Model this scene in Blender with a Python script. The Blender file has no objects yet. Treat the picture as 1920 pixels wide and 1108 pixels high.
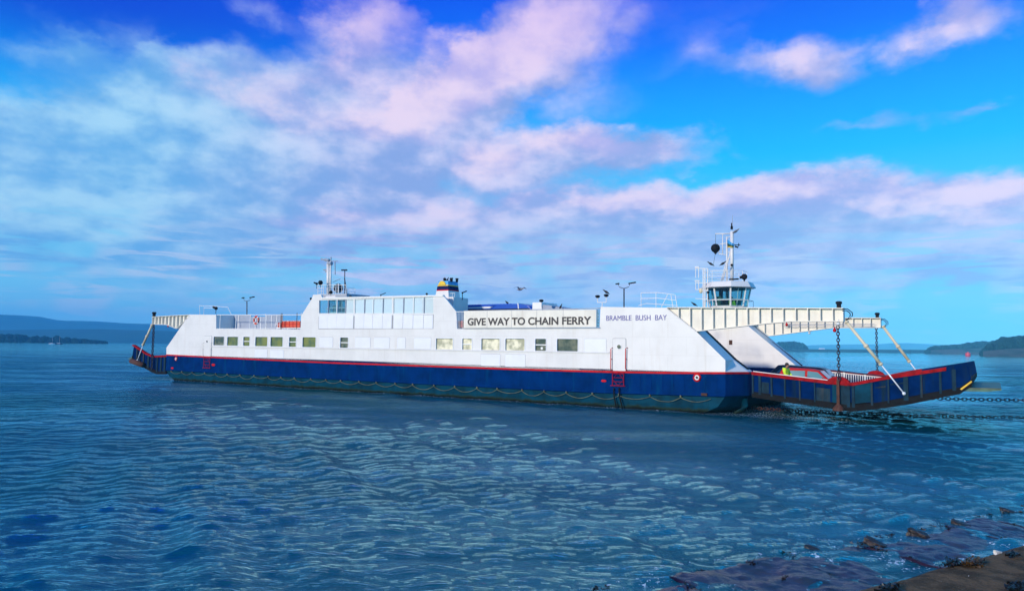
import bpy, bmesh, math, random
import numpy as np
from mathutils import Vector, Matrix
R = math.radians
random.seed(7)
SC = bpy.context.scene
COL = SC.collection

# ------------------------------------------------------------------ camera
# survey of the photograph (1920 px wide): focal length in px, pitch, roll, ferry heading and position
FPX, PITCH, ROLL = 1356.54, 0.069826, 0.0120336
TH, OX, OY = -0.585371, 12.78194, 43.36968
EYE = 3.9
_f = Vector((0, math.cos(PITCH), math.sin(PITCH))); _r = Vector((1, 0, 0)); _u = _r.cross(_f)
CR = (_r*math.cos(ROLL)+_u*math.sin(ROLL)); CU = (_u*math.cos(ROLL)-_r*math.sin(ROLL)); CF = _f
cd = bpy.data.cameras.new('camera'); cam = bpy.data.objects.new('camera', cd); COL.objects.link(cam)
cd.sensor_width = 36; cd.lens = 36*FPX/1920; cd.clip_start = 0.2; cd.clip_end = 30000
m = Matrix.Identity(4)
for i, v in enumerate((CR, CU, -CF)):
    for k in range(3): m[k][i] = v[k]
m.translation = (0, 0, EYE); cam.matrix_world = m
SC.camera = cam
SC.view_settings.view_transform = 'Standard'; SC.view_settings.look = 'None'
SC.view_settings.gamma = 1; SC.view_settings.exposure = 0.14
SC.cycles.volume_bounces = 1
def lin(c):
    c = c/255.
    return c/12.92 if c <= .04045 else ((c+.055)/1.055)**2.4
def rgb(r, g, b): return (lin(r), lin(g), lin(b), 1)
def ray(u, v): return CF + CR*((u-960)/FPX) - CU*((v-554)/FPX)
XA = Vector((math.cos(TH), math.sin(TH), 0)); YA = Vector((-math.sin(TH), math.cos(TH), 0)); OO = Vector((OX, OY, 0))
def S(u, v, y=0.0):            # point of the ferry's lengthwise plane at offset y, in ferry coordinates (x, z)
    d = ray(u, v); t = (y+OO.dot(YA))/d.dot(YA)
    return ((d*t-OO).dot(XA), EYE+t*d.z)
def G(u, v, z=0.0):            # world ground point
    d = ray(u, v); t = (z-EYE)/d.z
    return Vector((d.x*t, d.y*t, z))
def at(u, v, Y):               # world point at depth Y
    d = ray(u, v); t = Y/d.y
    return Vector((d.x*t, Y, EYE+d.z*t))

# ------------------------------------------------------------------ node helpers
def nodes_of(nt):
    nt.nodes.clear(); return nt
class N:
    def __init__(s, nt): s.nt = nt
    def n(s, t, **k):
        o = s.nt.nodes.new(t)
        for a, b in k.items():
            if a.startswith('i_'):
                key = a[2:]; o.inputs[int(key) if key.isdigit() else key.replace('_', ' ')].default_value = b
            else: setattr(o, a, b)
        return o
    def l(s, a, b): s.nt.links.new(a, b)
    def math(s, op, a, b=None, c=None, clamp=False):
        o = s.n('ShaderNodeMath', operation=op); o.use_clamp = clamp
        for i, x in enumerate((a, b, c)):
            if x is None: continue
            if isinstance(x, (int, float)): o.inputs[i].default_value = x
            else: s.l(x, o.inputs[i])
        return o.outputs[0]
    def mix(s, f, a, b, bt='MIX'):
        o = s.n('ShaderNodeMixRGB', blend_type=bt)
        for i, x in enumerate((f, a, b)):
            if isinstance(x, (int, float, tuple)): o.inputs[i].default_value = x
            else: s.l(x, o.inputs[i])
        return o.outputs[0]
    def noise(s, vec, scale, detail=4, rough=.55, dist=0):
        o = s.n('ShaderNodeTexNoise', i_Scale=scale, i_Detail=detail, i_Roughness=rough, i_Distortion=dist)
        if vec is not None: s.l(vec, o.inputs['Vector'])
        return o
    def ramp(s, f, stops, interp='LINEAR'):
        o = s.n('ShaderNodeValToRGB'); cr = o.color_ramp; cr.interpolation = interp
        while len(cr.elements) < len(stops): cr.elements.new(.5)
        for e, (p, c) in zip(cr.elements, stops): e.position = p; e.color = c
        s.l(f, o.inputs[0]); return o.outputs[0]
    def mr(s, f, a, b, c=0, d=1, smooth=True):
        o = s.n('ShaderNodeMapRange'); o.interpolation_type = 'SMOOTHSTEP' if smooth else 'LINEAR'
        for i, x in enumerate((f, a, b, c, d)):
            if isinstance(x, (int, float)): o.inputs[i].default_value = x
            else: s.l(x, o.inputs[i])
        return o.outputs[0]

# ------------------------------------------------------------------ sky
SUN = Vector((-.75, -.66, 0)).normalized(); SUN_EL = R(18)
w = bpy.data.worlds.new('World'); SC.world = w; w.use_nodes = True
A = N(nodes_of(w.node_tree))
geo = A.n('ShaderNodeTexCoord'); sep = A.n('ShaderNodeSeparateXYZ'); A.l(geo.outputs['Generated'], sep.inputs[0])
az = A.math('MULTIPLY', A.math('ARCTAN2', sep.outputs[0], sep.outputs[1]), 57.29578)
el = A.math('MULTIPLY', A.math('ARCSINE', sep.outputs[2]), 57.29578)
cv = A.n('ShaderNodeCombineXYZ'); A.l(az, cv.inputs[0]); A.l(el, cv.inputs[1])
P0 = cv.outputs[0]
# stretched coordinates: low cloud is foreshortened into bands
elw = A.math('POWER', A.math('MAXIMUM', el, .2), .62)
cw = A.n('ShaderNodeCombineXYZ'); A.l(az, cw.inputs[0]); A.l(A.math('MULTIPLY', elw, 8.0), cw.inputs[1])
n1 = A.noise(cw.outputs[0], .06, 8, .56); n2 = A.noise(cw.outputs[0], .17, 7, .6); n3 = A.noise(P0, .11, 3, .5)
sub = A.n('ShaderNodeVectorMath', operation='SUBTRACT'); A.l(n2.outputs['Color'], sub.inputs[0]); sub.inputs[1].default_value = (.5, .5, .5)
sc1 = A.n('ShaderNodeVectorMath', operation='MULTIPLY'); A.l(sub.outputs[0], sc1.inputs[0]); sc1.inputs[1].default_value = (9, 5, 0)
addv = A.n('ShaderNodeVectorMath', operation='ADD'); A.l(P0, addv.inputs[0]); A.l(sc1.outputs[0], addv.inputs[1])
PW = addv.outputs[0]
def dirpx(u, v):
    d = ray(u, v).normalized(); return math.degrees(math.atan2(d.x, d.y)), math.degrees(math.asin(d.z))
def blob(u, v, rx, ry, rot=0, amp=1.0):
    a, e = dirpx(u, v); a1, _ = dirpx(u+rx, v); a0, _ = dirpx(u-rx, v); _, e1 = dirpx(u, v-ry); _, e0 = dirpx(u, v+ry)
    mp = A.n('ShaderNodeMapping', vector_type='TEXTURE'); A.l(PW, mp.inputs[0])
    mp.inputs[1].default_value = (a, e, 0); mp.inputs[2].default_value = (0, 0, R(rot)); mp.inputs[3].default_value = ((a1-a0)/2, (e1-e0)/2, 1)
    g = A.n('ShaderNodeTexGradient', gradient_type='SPHERICAL'); A.l(mp.outputs[0], g.inputs[0])
    return A.math('MULTIPLY', g.outputs['Fac'], amp)
def acc(lst):
    o = None
    for b in lst:
        x = blob(*b); o = x if o is None else A.math('ADD', o, x)
    return o
bright = acc([(470, 160, 190, 80, -10, .6), (620, 215, 210, 90, 0, .55), (760, 215, 150, 85, 10, .7), (850, 150, 150, 105, 30, 1.35), (1040, 60, 145, 115, 25, 1.5),
    (940, 115, 120, 90, 30, 1.0), (700, 40, 150, 100, -10, 1.1), (660, 120, 110, 80, 0, .7), (930, 290, 130, 75, 0, 1.1), (1080, 265, 105, 58, 0, 1.15), (1230, 285, 170, 46, -4, .8),
    (1500, 118, 170, 50, -3, .42), (1310, 105, 120, 50, -10, .12), (1810, 40, 190, 80, 18, .75), (620, 430, 190, 60, 2, .9), (830, 400, 200, 60, 5, .85),
    (1080, 385, 220, 58, 0, .8), (1190, 365, 140, 60, 0, .95), (1740, 365, 200, 75, 0, .85), (1500, 360, 240, 60, 0, .85), (1330, 370, 160, 50, 0, .7), (1900, 355, 140, 70, 0, .9), (1380, 470, 330, 50, -4, .35)])
dull = acc([(200, 270, 360, 190, -8, 1.3), (60, 360, 360, 180, 0, 1.2), (420, 320, 360, 150, -10, 1.3), (640, 320, 280, 130, 0, 1.0), (480, 190, 250, 120, -8, 1.6), (640, 235, 240, 120, 0, 1.5), (780, 225, 170, 110, 10, 1.2), (560, 330, 330, 100, 4, 1.2), (250, 430, 440, 110, 0, 1.0), (700, 500, 460, 90, 0, 1.1),
    (980, 440, 480, 130, 0, 1.7), (700, 440, 260, 80, 0, 1.0), (1500, 440, 560, 130, 0, 1.9), (1850, 450, 360, 130, 0, 1.7), (1300, 530, 460, 80, 0, 1.0), (130, 90, 200, 70, 0, .45), (480, 25, 90, 50, 0, .6), (1200, 20, 380, 80, 0, .35), (1660, 230, 160, 26, 0, .5), (1840, 207, 90, 22, 5, .45),
    (1050, 180, 280, 80, 0, .45), (1130, 300, 330, 70, 0, .5), (300, 90, 160, 60, -20, .4), (380, 560, 420, 60, 0, .8), (1000, 560, 500, 50, 0, .7), (680, 100, 170, 150, 0, 1.1), (920, 130, 230, 120, 30, 1.1), (1050, 60, 170, 130, 0, 1.0), (940, 290, 170, 80, 0, 1.2), (1180, 280, 220, 55, 0, .9), (1500, 118, 200, 60, 0, .6), (1310, 100, 160, 60, 0, .45), (1810, 40, 200, 90, 18, 1.0)])
nn = A.math('MULTIPLY', A.math('SUBTRACT', n1.outputs[0], .5), 2.0)
upv = A.n('ShaderNodeVectorMath', operation='ADD'); A.l(cw.outputs[0], upv.inputs[0]); upv.inputs[1].default_value = (-.8, 2.2, 0)
n1u = A.noise(upv.outputs[0], .06, 8, .56)
lit = A.math('MULTIPLY', A.math('SUBTRACT', n1.outputs[0], n1u.outputs[0]), 5.0)   # tops of the billows catch the light
# low streaks near the horizon
cs = A.n('ShaderNodeCombineXYZ'); A.l(A.math('MULTIPLY', az, .16), cs.inputs[0]); A.l(A.math('MULTIPLY', el, 1.5), cs.inputs[1])
n4 = A.noise(cs.outputs[0], .9, 5, .55, .6)
streak = A.math('MULTIPLY', A.mr(n4.outputs[0], .46, .56), A.math('MULTIPLY', A.mr(el, 0, 3.0), A.mr(el, 6, 10.5, 1, 0)))
dB = A.mr(A.math('ADD', bright, A.math('MULTIPLY', A.math('ADD', nn, A.math('MULTIPLY', A.math('SUBTRACT', n2.outputs[0], .5), 1.1)), A.mr(bright, 0, .45))), .10, 1.15)
dD = A.mr(A.math('ADD', dull, A.math('MULTIPLY', nn, A.mr(dull, 0, .6))), .10, .85)
# clouds behind and beside the camera, so the water and the far sides still see a sky
gen = A.math('MULTIPLY', A.mr(n1.outputs[0], .5, .68), A.mr(A.math('ABSOLUTE', az), 42, 62))
base = A.ramp(A.math('DIVIDE', el, 60.), [(0, rgb(150, 214, 250)), (.03, rgb(140, 216, 250)), (.14, rgb(86, 212, 255)), (.24, rgb(0, 186, 255)), (.32, rgb(0, 150, 255)), (.38, rgb(0, 110, 250)), (.45, rgb(0, 68, 236)), (.54, rgb(10, 104, 236)), (.66, rgb(60, 185, 250)), (1, rgb(90, 190, 245))])
# deeper blue upper left, as in the photograph's own sky
lft = A.math('MULTIPLY', A.mr(az, -2, -34), A.mr(el, 14, 25))
base = A.mix(A.math('MULTIPLY', lft, .85), base, rgb(2, 30, 190))
dullc = A.mix(A.mr(A.math('ADD', lit, n2.outputs[0]), .1, 1.05), rgb(146, 166, 224), rgb(228, 220, 248))
dullc = A.mix(A.mr(az, -8, -30, 0, .8), dullc, A.mix(A.mr(A.math('ADD', lit, n3.outputs[0]), .1, 1.0), rgb(98, 178, 234), rgb(164, 224, 248)))
dullc = A.mix(A.math('MULTIPLY', A.math('MULTIPLY', A.mr(el, 3.5, 5.5), A.mr(el, 12, 8)), A.mr(az, -14, 2, 0, .4)), dullc, rgb(156, 180, 230))
dullc = A.mix(A.mr(el, 6, 2, 0, .5), dullc, rgb(160, 214, 246))
dullc = A.mix(A.math('MULTIPLY', A.mr(el, 18, 27), .55), dullc, rgb(140, 120, 240))
brc = A.mix(A.mr(A.math('ADD', A.math('ADD', n2.outputs[0], A.math('MULTIPLY', lit, .6)), A.math('MULTIPLY', dB, .25)), .35, .95), rgb(190, 182, 236), rgb(242, 220, 242))
brc = A.mix(A.mr(az, -12, -30, 0, .6), brc, rgb(150, 190, 236))
brc = A.mix(A.math('MULTIPLY', A.mr(el, 17, 27), .3), brc, rgb(206, 160, 240))
c1 = A.mix(A.math('MULTIPLY', dD, .94), base, dullc)
c1 = A.mix(A.math('MULTIPLY', gen, .7), c1, rgb(178, 190, 226))
c1 = A.mix(A.math('MULTIPLY', dB, .9), c1, brc)
c1 = A.mix(A.math('MULTIPLY', A.math('MULTIPLY', lft, A.mr(el, 17, 26)), .55), c1, rgb(10, 60, 225))
c1 = A.mix(A.math('MULTIPLY', streak, .6), c1, A.mix(A.mr(n3.outputs[0], .42, .56), rgb(206, 218, 242), rgb(120, 214, 250)))
sky = A.n('ShaderNodeTexSky', sky_type='NISHITA', sun_disc=False, sun_elevation=SUN_EL, sun_rotation=math.atan2(SUN.x, SUN.y), air_density=1.0, dust_density=.6)
b1 = A.n('ShaderNodeBackground', i_Strength=.055); A.l(sky.outputs[0], b1.inputs[0])
b2 = A.n('ShaderNodeBackground', i_Strength=1.0); A.l(c1, b2.inputs[0])
ms = A.n('ShaderNodeMixShader', i_Fac=.95); A.l(b1.outputs[0], ms.inputs[1]); A.l(b2.outputs[0], ms.inputs[2])
ow = A.n('ShaderNodeOutputWorld'); A.l(ms.outputs[0], ow.inputs[0])
# ------------------------------------------------------------------ sun
sd = bpy.data.lights.new('sun', 'SUN'); sd.energy = 3.3; sd.angle = R(3); sd.color = (1, .89, .74)
so = bpy.data.objects.new('sun', sd); COL.objects.link(so)
sv = Vector((SUN.x*math.cos(SUN_EL), SUN.y*math.cos(SUN_EL), math.sin(SUN_EL)))
so.rotation_euler = sv.to_track_quat('Z', 'Y').to_euler(); so.location = (-20, -20, 30)

# ------------------------------------------------------------------ materials
M = {}
def mat(name, col, rough=.5, metal=0, var=0.0, vs=2.0, streak=0.0, streakcol=None, bump=0.0, bs=8.0, spec=.5, coat=0, plates=None, weed=None):
    mt = bpy.data.materials.new(name); mt.use_nodes = True; B = N(nodes_of(mt.node_tree))
    p = B.n('ShaderNodeBsdfPrincipled'); o = B.n('ShaderNodeOutputMaterial'); B.l(p.outputs[0], o.inputs[0])
    p.inputs['Roughness'].default_value = rough; p.inputs['Metallic'].default_value = metal
    p.inputs['Specular IOR Level'].default_value = spec; p.inputs['Coat Weight'].default_value = coat
    tc = B.n('ShaderNodeTexCoord').outputs['Object']
    c = col
    if var: 
        nz = B.noise(tc, vs, 5, .6); dark = tuple(x*(1-var) for x in col[:3])+(1,)
        c = B.mix(B.mr(nz.outputs[0], .35, .7), col, dark)
    if streak:
        mp = B.n('ShaderNodeMapping'); mp.inputs[3].default_value = (2.2, 2.2, .16); B.l(tc, mp.inputs[0])
        n5 = B.noise(mp.outputs[0], 1.0, 6, .7)
        c = B.mix(B.mr(n5.outputs[0], .52, .74, 0, streak), c, streakcol or (.2, .1, .04, 1))
    if plates or weed:
        sx = B.n('ShaderNodeSeparateXYZ'); B.l(tc, sx.inputs[0])
    if plates:
        cx_ = B.n('ShaderNodeCombineXYZ'); B.l(sx.outputs[0], cx_.inputs[0]); B.l(sx.outputs[2], cx_.inputs[1])
        bk = B.n('ShaderNodeTexBrick', i_Scale=1.0, i_Mortar_Size=.012, i_Mortar_Smooth=.6); bk.inputs['Brick Width'].default_value = plates[0]; bk.inputs['Row Height'].default_value = plates[1]; B.l(cx_.outputs[0], bk.inputs[0])
        c = B.mix(B.math('MULTIPLY', bk.outputs['Fac'], .28), c, (.34, .31, .28, 1))
        pz = B.noise(tc, .33, 2, .5); c = B.mix(B.mr(pz.outputs[0], .45, .62, 0, .22), c, (.62, .62, .60, 1))
    if weed:
        wn = B.noise(tc, 1.6, 6, .7); wh_ = B.math('SUBTRACT', sx.outputs[2], B.math('MULTIPLY', B.math('SUBTRACT', wn.outputs[0], .5), .55))
        c = B.mix(B.mr(wh_, weed[1], weed[0]), c, weed[2]); c = B.mix(B.mr(wh_, .16, .05), c, (.004, .007, .006, 1))
    if isinstance(c, tuple): p.inputs['Base Color'].default_value = c
    else: B.l(c, p.inputs['Base Color'])
    if bump:
        bn = B.n('ShaderNodeBump', i_Strength=bump, i_Distance=.02); B.l(B.noise(tc, bs, 5, .6).outputs[0], bn.inputs['Height']); B.l(bn.outputs[0], p.inputs['Normal'])
    M[name] = mt; return mt
mat('white_paint', rgb(219, 218, 215), .45, var=.10, vs=.5, streak=.26, streakcol=(.50, .42, .32, 1), bump=.7, bs=.9, plates=(2.4, 1.15))
mat('cream_paint', rgb(222, 218, 205), .5, var=.12, vs=1.2, streak=.3, streakcol=(.42, .3, .18, 1))
mat('panel_paint', rgb(222, 224, 228), .45, var=.06, vs=1)
mat('seam', rgb(150, 152, 156), .7)
mat('trim_white', rgb(225, 225, 222), .45)
mat('grey_paint', rgb(150, 160, 175), .6, var=.15, vs=1)
mat('blue_paint', (.0, .024, .130, 1), .8, spec=.02, var=.35, vs=.8, streak=.7, streakcol=(.0, .06, .14, 1), bump=.3, bs=1.2)
mat('ramp_blue', (.0, .016, .095, 1), .8, spec=.02, var=.45, vs=.9, streak=.85, streakcol=(.008, .022, .028, 1), bump=.4, bs=2)
mat('ramp_dark', (.004, .03, .055, 1), .7, spec=.15, var=.5, vs=2, streak=.8, streakcol=(.06, .05, .035, 1))
mat('teal_paint', (.0, .046, .085, 1), .6, spec=.06, var=.5, vs=.9, streak=.6, streakcol=(.004, .02, .024, 1), bump=.3, bs=3, weed=(.08, .30, (.016, .028, .010, 1)))
mat('weed', (.012, .018, .008, 1), .7, var=.5, vs=5)
mat('red_paint', (.56, .004, .008, 1), .6, spec=.15, var=.3, vs=1.5)
mat('ramp_red', (.34, .003, .006, 1), .7, spec=.1, var=.5, vs=3)
mat('dark_red', (.28, .002, .02, 1), .6, spec=.15)
mat('rust', (.085, .028, .014, 1), .85, var=.5, vs=5)
mat('dark_steel', (.008, .007, .007, 1), .8, spec=.15, var=.5, vs=4)
mat('navy_chain', (.012, .012, .035, 1), .55)
mat('black', (.005, .005, .008, 1), .7, spec=.2)
mat('rope', (.15, .17, .10, 1), .9, var=.6, vs=1.5)
mat('yellow', (.75, .45, .01, 1), .5, var=.3)
mat('flap_grey', (.06, .15, .10, 1), .6, var=.4, vs=3)
mat('cream_pipe', (.62, .55, .38, 1), .5, streak=.6)
mat('orange', (.75, .085, .03, 1), .6, var=.4, vs=6)
mat('sky_blue', (.05, .33, .66, 1), .4)
mat('sun_yellow', (.75, .48, .02, 1), .4)
mat('navy', (.002, .008, .07, 1), .6, spec=.1)
mat('ink_blue', (.035, .04, .30, 1), .5)
mat('ink_black', (.035, .03, .03, 1), .6)
mat('bus_blue', (.002, .07, .42, 1), .35, spec=.3, coat=.15)
mat('car_red', (.42, .002, .008, 1), .5, spec=.12)
mat('car_dark', (.008, .01, .024, 1), .4, coat=.1)
mat('car_glass', (.06, .22, .26, 1), .08)
mat('rubber', (.012, .012, .012, 1), .8)
mat('hivis', (.62, .85, .02, 1), .7, var=.15, vs=10)
mat('hivis_dark', (.02, .16, .05, 1), .8)
mat('skin', (.38, .18, .11, 1), .6)
mat('hair', (.02, .012, .01, 1), .8)
mat('trousers', (.02, .025, .05, 1), .8)
mat('buoy_red', (.6, .008, .02, 1), .4)
mat('feather_dark', (.018, .018, .022, 1), .7, var=.3, vs=20)
mat('feather_grey', (.22, .22, .25, 1), .8, var=.4, vs=15)
mat('lamp_glass', (.7, .75, .8, 1), .1)
mat('green_interior', (.03, .10, .05, 1), .6, var=.4, vs=2)
mat('deck', (.06, .065, .07, 1), .7, var=.3)
mat('boat_white', (.7, .72, .75, 1), .4)
mat('beak', (.6, .4, .05, 1), .5)
def glassy(name, c1, c2, scale, rough=.08):
    mt = bpy.data.materials.new(name); mt.use_nodes = True; B = N(nodes_of(mt.node_tree))
    p = B.n('ShaderNodeBsdfPrincipled', i_Roughness=rough); o = B.n('ShaderNodeOutputMaterial'); B.l(p.outputs[0], o.inputs[0])
    tc = B.n('ShaderNodeTexCoord').outputs['Object']; nz = B.noise(tc, scale, 3, .55)
    B.l(B.mix(B.mr(nz.outputs[0], .35, .65), c1, c2), p.inputs['Base Color']); M[name] = mt
glassy('olive_glass', (.20, .22, .045, 1), (.085, .13, .06, 1), .8)
glassy('grey_glass', (.17, .18, .12, 1), (.06, .085, .06, 1), 1.6)
glassy('cream_lit_glass', (.86, .80, .58, 1), (.40, .39, .26, 1), 1.7)  # cream mottle paints bright lights and reflections into the panes
def clear_glass(name, tint, gl=.25, milk=0):
    mt = bpy.data.materials.new(name); mt.use_nodes = True; B = N(nodes_of(mt.node_tree))
    t = B.n('ShaderNodeBsdfTransparent'); t.inputs[0].default_value = tint
    g = B.n('ShaderNodeBsdfGlossy', i_Roughness=.02); g.inputs[0].default_value = (.9, .95, 1, 1)
    mx = B.n('ShaderNodeMixShader', i_Fac=gl); B.l(t.outputs[0], mx.inputs[1]); B.l(g.outputs[0], mx.inputs[2])
    if milk:
        df = B.n('ShaderNodeBsdfDiffuse'); df.inputs[0].default_value = (.80, .90, .90, 1); m2 = B.n('ShaderNodeMixShader', i_Fac=milk); B.l(mx.outputs[0], m2.inputs[1]); B.l(df.outputs[0], m2.inputs[2]); mx = m2
    o = B.n('ShaderNodeOutputMaterial'); B.l(mx.outputs[0], o.inputs[0]); M[name] = mt
clear_glass('screen_glass', (.62, .86, .9, 1), .12)
clear_glass('screen_pale', (.86, .93, .93, 1), .1, .5)
clear_glass('wheel_glass', (.66, .86, .88, 1), .07)

# ------------------------------------------------------------------ mesh helpers
def tag(o, label=None, cat=None, group=None, kind=None):
    if label: o['label'] = label
    if cat: o['category'] = cat
    if group: o['group'] = group
    if kind: o['kind'] = kind
    return o
def empty(name, loc=(0, 0, 0), rz=0, label=None, cat=None, group=None):
    o = bpy.data.objects.new(name, None); COL.objects.link(o); o.location = loc; o.rotation_euler = (0, 0, rz); o.empty_display_size = .2
    return tag(o, label, cat, group)
class MB:
    def __init__(s): s.v = []; s.f = []; s.mi = []; s.cur = 0; s.pieces = []
    def add(s, vs, fs):
        b = len(s.v); s.pieces.append((b, b+len(vs), len(s.f), len(s.f)+len(fs))); s.v += [tuple(x) for x in vs]; s.f += [tuple(b+i for i in f) for f in fs]; s.mi += [s.cur]*len(fs); return s
    def box(s, x0, x1, y0, y1, z0, z1):
        return s.add([(x0, y0, z0), (x1, y0, z0), (x1, y1, z0), (x0, y1, z0), (x0, y0, z1), (x1, y0, z1), (x1, y1, z1), (x0, y1, z1)],
                     [(0, 3, 2, 1), (4, 5, 6, 7), (0, 1, 5, 4), (1, 2, 6, 5), (2, 3, 7, 6), (3, 0, 4, 7)])
    def prism(s, poly, y0, y1):           # poly in (x,z), extruded along y
        n = len(poly); bm = bmesh.new(); a = [bm.verts.new((x, y0, z)) for x, z in poly]; b = [bm.verts.new((x, y1, z)) for x, z in poly]
        bm.faces.new(a); bm.faces.new(b[::-1])
        for i in range(n): bm.faces.new((a[i], b[i], b[(i+1) % n], a[(i+1) % n]))
        bmesh.ops.triangulate(bm, faces=[f for f in bm.faces if len(f.verts) > 4])
        bmesh.ops.recalc_face_normals(bm, faces=bm.faces); bm.verts.index_update()
        s.add([v.co[:] for v in bm.verts], [tuple(v.index for v in f.verts) for f in bm.faces]); bm.free(); return s
    def loft(s, rings, cap=True, closed=True):
        n = len(rings[0]); vs = [p for r in rings for p in r]; fs = []
        for k in range(len(rings)-1):
            for i in range(n if closed else n-1):
                j = (i+1) % n; fs.append((k*n+i, k*n+j, (k+1)*n+j, (k+1)*n+i))
        if cap: fs.append(tuple(range(n))[::-1]); fs.append(tuple((len(rings)-1)*n+i for i in range(n)))
        return s.add(vs, fs)
    def tube(s, pts, r, n=6, closed=False, radii=None):
        pts = [Vector(p) for p in pts]; rings = []
        L = len(pts)
        for i, p in enumerate(pts):
            if closed: t = pts[(i+1) % L]-pts[i-1]
            else: t = pts[min(i+1, L-1)]-pts[max(i-1, 0)]
            t.normalize(); a = Vector((0, 0, 1)) if abs(t.z) < .9 else Vector((1, 0, 0))
            u = t.cross(a).normalized(); w_ = t.cross(u); rr = radii[i] if radii else r
            rings.append([tuple(p+(u*math.cos(2*math.pi*k/n)+w_*math.sin(2*math.pi*k/n))*rr) for k in range(n)])
        if closed: rings.append(rings[0])
        return s.loft(rings, cap=not closed)
    def ring(s, c, ax, R_, r, n=20, k=8, squash=None):      # torus
        c = Vector(c); ax = Vector(ax).normalized(); a = Vector((0, 0, 1)) if abs(ax.z) < .9 else Vector((1, 0, 0)); u = ax.cross(a).normalized(); w_ = ax.cross(u)
        return s.tube([c+(u*math.cos(2*math.pi*i/n)*(squash[0] if squash else 1)+w_*math.sin(2*math.pi*i/n)*(squash[1] if squash else 1))*R_ for i in range(n)], r, k, closed=True)
    def sphere(s, c, r, n=12, m_=8, sc=(1, 1, 1)):
        rings = []
        for j in range(1, m_):
            a = math.pi*j/m_
            rings.append([(c[0]+r*sc[0]*math.sin(a)*math.cos(2*math.pi*i/n), c[1]+r*sc[1]*math.sin(a)*math.sin(2*math.pi*i/n), c[2]-r*sc[2]*math.cos(a)) for i in range(n)])
        return s.loft(rings)
    def lathe(s, c, prof, n=14):
        return s.loft([[(c[0]+r*math.cos(2*math.pi*i/n), c[1]+r*math.sin(2*math.pi*i/n), c[2]+z) for i in range(n)] for r, z in prof])
    def mesh(s, name, mats, smooth=False):
        me = bpy.data.meshes.new(name); me.from_pydata(s.v, [], s.f)
        for k in (mats if isinstance(mats, (list, tuple)) else [mats]): me.materials.append(M[k] if isinstance(k, str) else k)
        for p, i in zip(me.polygons, s.mi): p.material_index = i
        if smooth: me.shade_smooth()
        bm = bmesh.new(); bm.from_mesh(me); bmesh.ops.recalc_face_normals(bm, faces=bm.faces); bm.to_mesh(me); bm.free()
        return me
    def build(s, name, mats, parent=None, smooth=False, loc=None):
        o = bpy.data.objects.new(name, s.mesh(name, mats, smooth)); COL.objects.link(o); o.parent = parent
        if loc is not None: o.location = loc
        return o
def _each(s, name, mats, parent=None, smooth=False):
    out = []
    for a, b, c, d in s.pieces:
        m_ = MB(); m_.v = s.v[a:b]; m_.f = [tuple(i-a for i in f) for f in s.f[c:d]]; m_.mi = s.mi[c:d]; out.append(m_.build(name, mats, parent, smooth))
    return out[0]
MB.each = _each
def bev(o, wdt=.02, seg=2):
    b = o.modifiers.new('bevel', 'BEVEL'); b.width = wdt; b.segments = seg; b.limit_method = 'ANGLE'; b.angle_limit = R(40); return o
def copy_tree(o, parent=None):
    c = o.copy(); COL.objects.link(c); c.parent = parent
    for ch in list(o.children): copy_tree(ch, c)
    return c
def plate(poly, holes, y0, y1, reveal=.12, mids=(), through=False):
    """vertical wall: outline with holes at y0, reveals behind each hole, plain back at y1"""
    bm = bmesh.new()
    def loop(pts, y):
        vs = [bm.verts.new((x, y, z)) for x, z in pts]; es = [bm.edges.new((vs[i], vs[(i+1) % len(vs)])) for i in range(len(vs))]; return vs, es
    ov, oe = loop(poly, y0); es = list(oe); hv = []
    for h in holes:
        v_, e_ = loop(h, y0); es += e_; hv.append(v_)
    bmesh.ops.triangle_fill(bm, edges=es, use_beauty=True, use_dissolve=False)
    bes = []
    for v_ in hv:
        b = [bm.verts.new((p.co.x, y1 if through else y0+reveal, p.co.z)) for p in v_]
        for i in range(len(v_)): bm.faces.new((v_[i], v_[(i+1) % len(v_)], b[(i+1) % len(v_)], b[i]))
        if through: bes += [bm.edges.get((b[i], b[(i+1) % len(b)])) for i in range(len(b))]
    prev = ov
    for ym, pm in mids:
        cur, _ = loop(pm, ym)
        for i in range(len(prev)): bm.faces.new((prev[i], cur[i], cur[(i+1) % len(ov)], prev[(i+1) % len(ov)]))
        prev = cur
    bk, be = loop(mids[-1][1] if mids else poly, y1)
    for i in range(len(ov)): bm.faces.new((prev[i], bk[i], bk[(i+1) % len(ov)], prev[(i+1) % len(ov)]))
    bmesh.ops.triangle_fill(bm, edges=be+bes, use_beauty=True, use_dissolve=False)
    bm.verts.index_update(); mb = MB(); mb.add([v.co[:] for v in bm.verts], [tuple(v.index for v in f.verts) for f in bm.faces]); bm.free(); return mb
def rrect(x0, x1, z0, z1, r=.09, n=3):
    out = []
    for cx, cz, a0 in ((x1-r, z1-r, 0), (x0+r, z1-r, 90), (x0+r, z0+r, 180), (x1-r, z0+r, 270)):
        for k in range(n+1):
            a = R(a0+90*k/n); out.append((cx+r*math.cos(a), cz+r*math.sin(a)))
    return out
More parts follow.
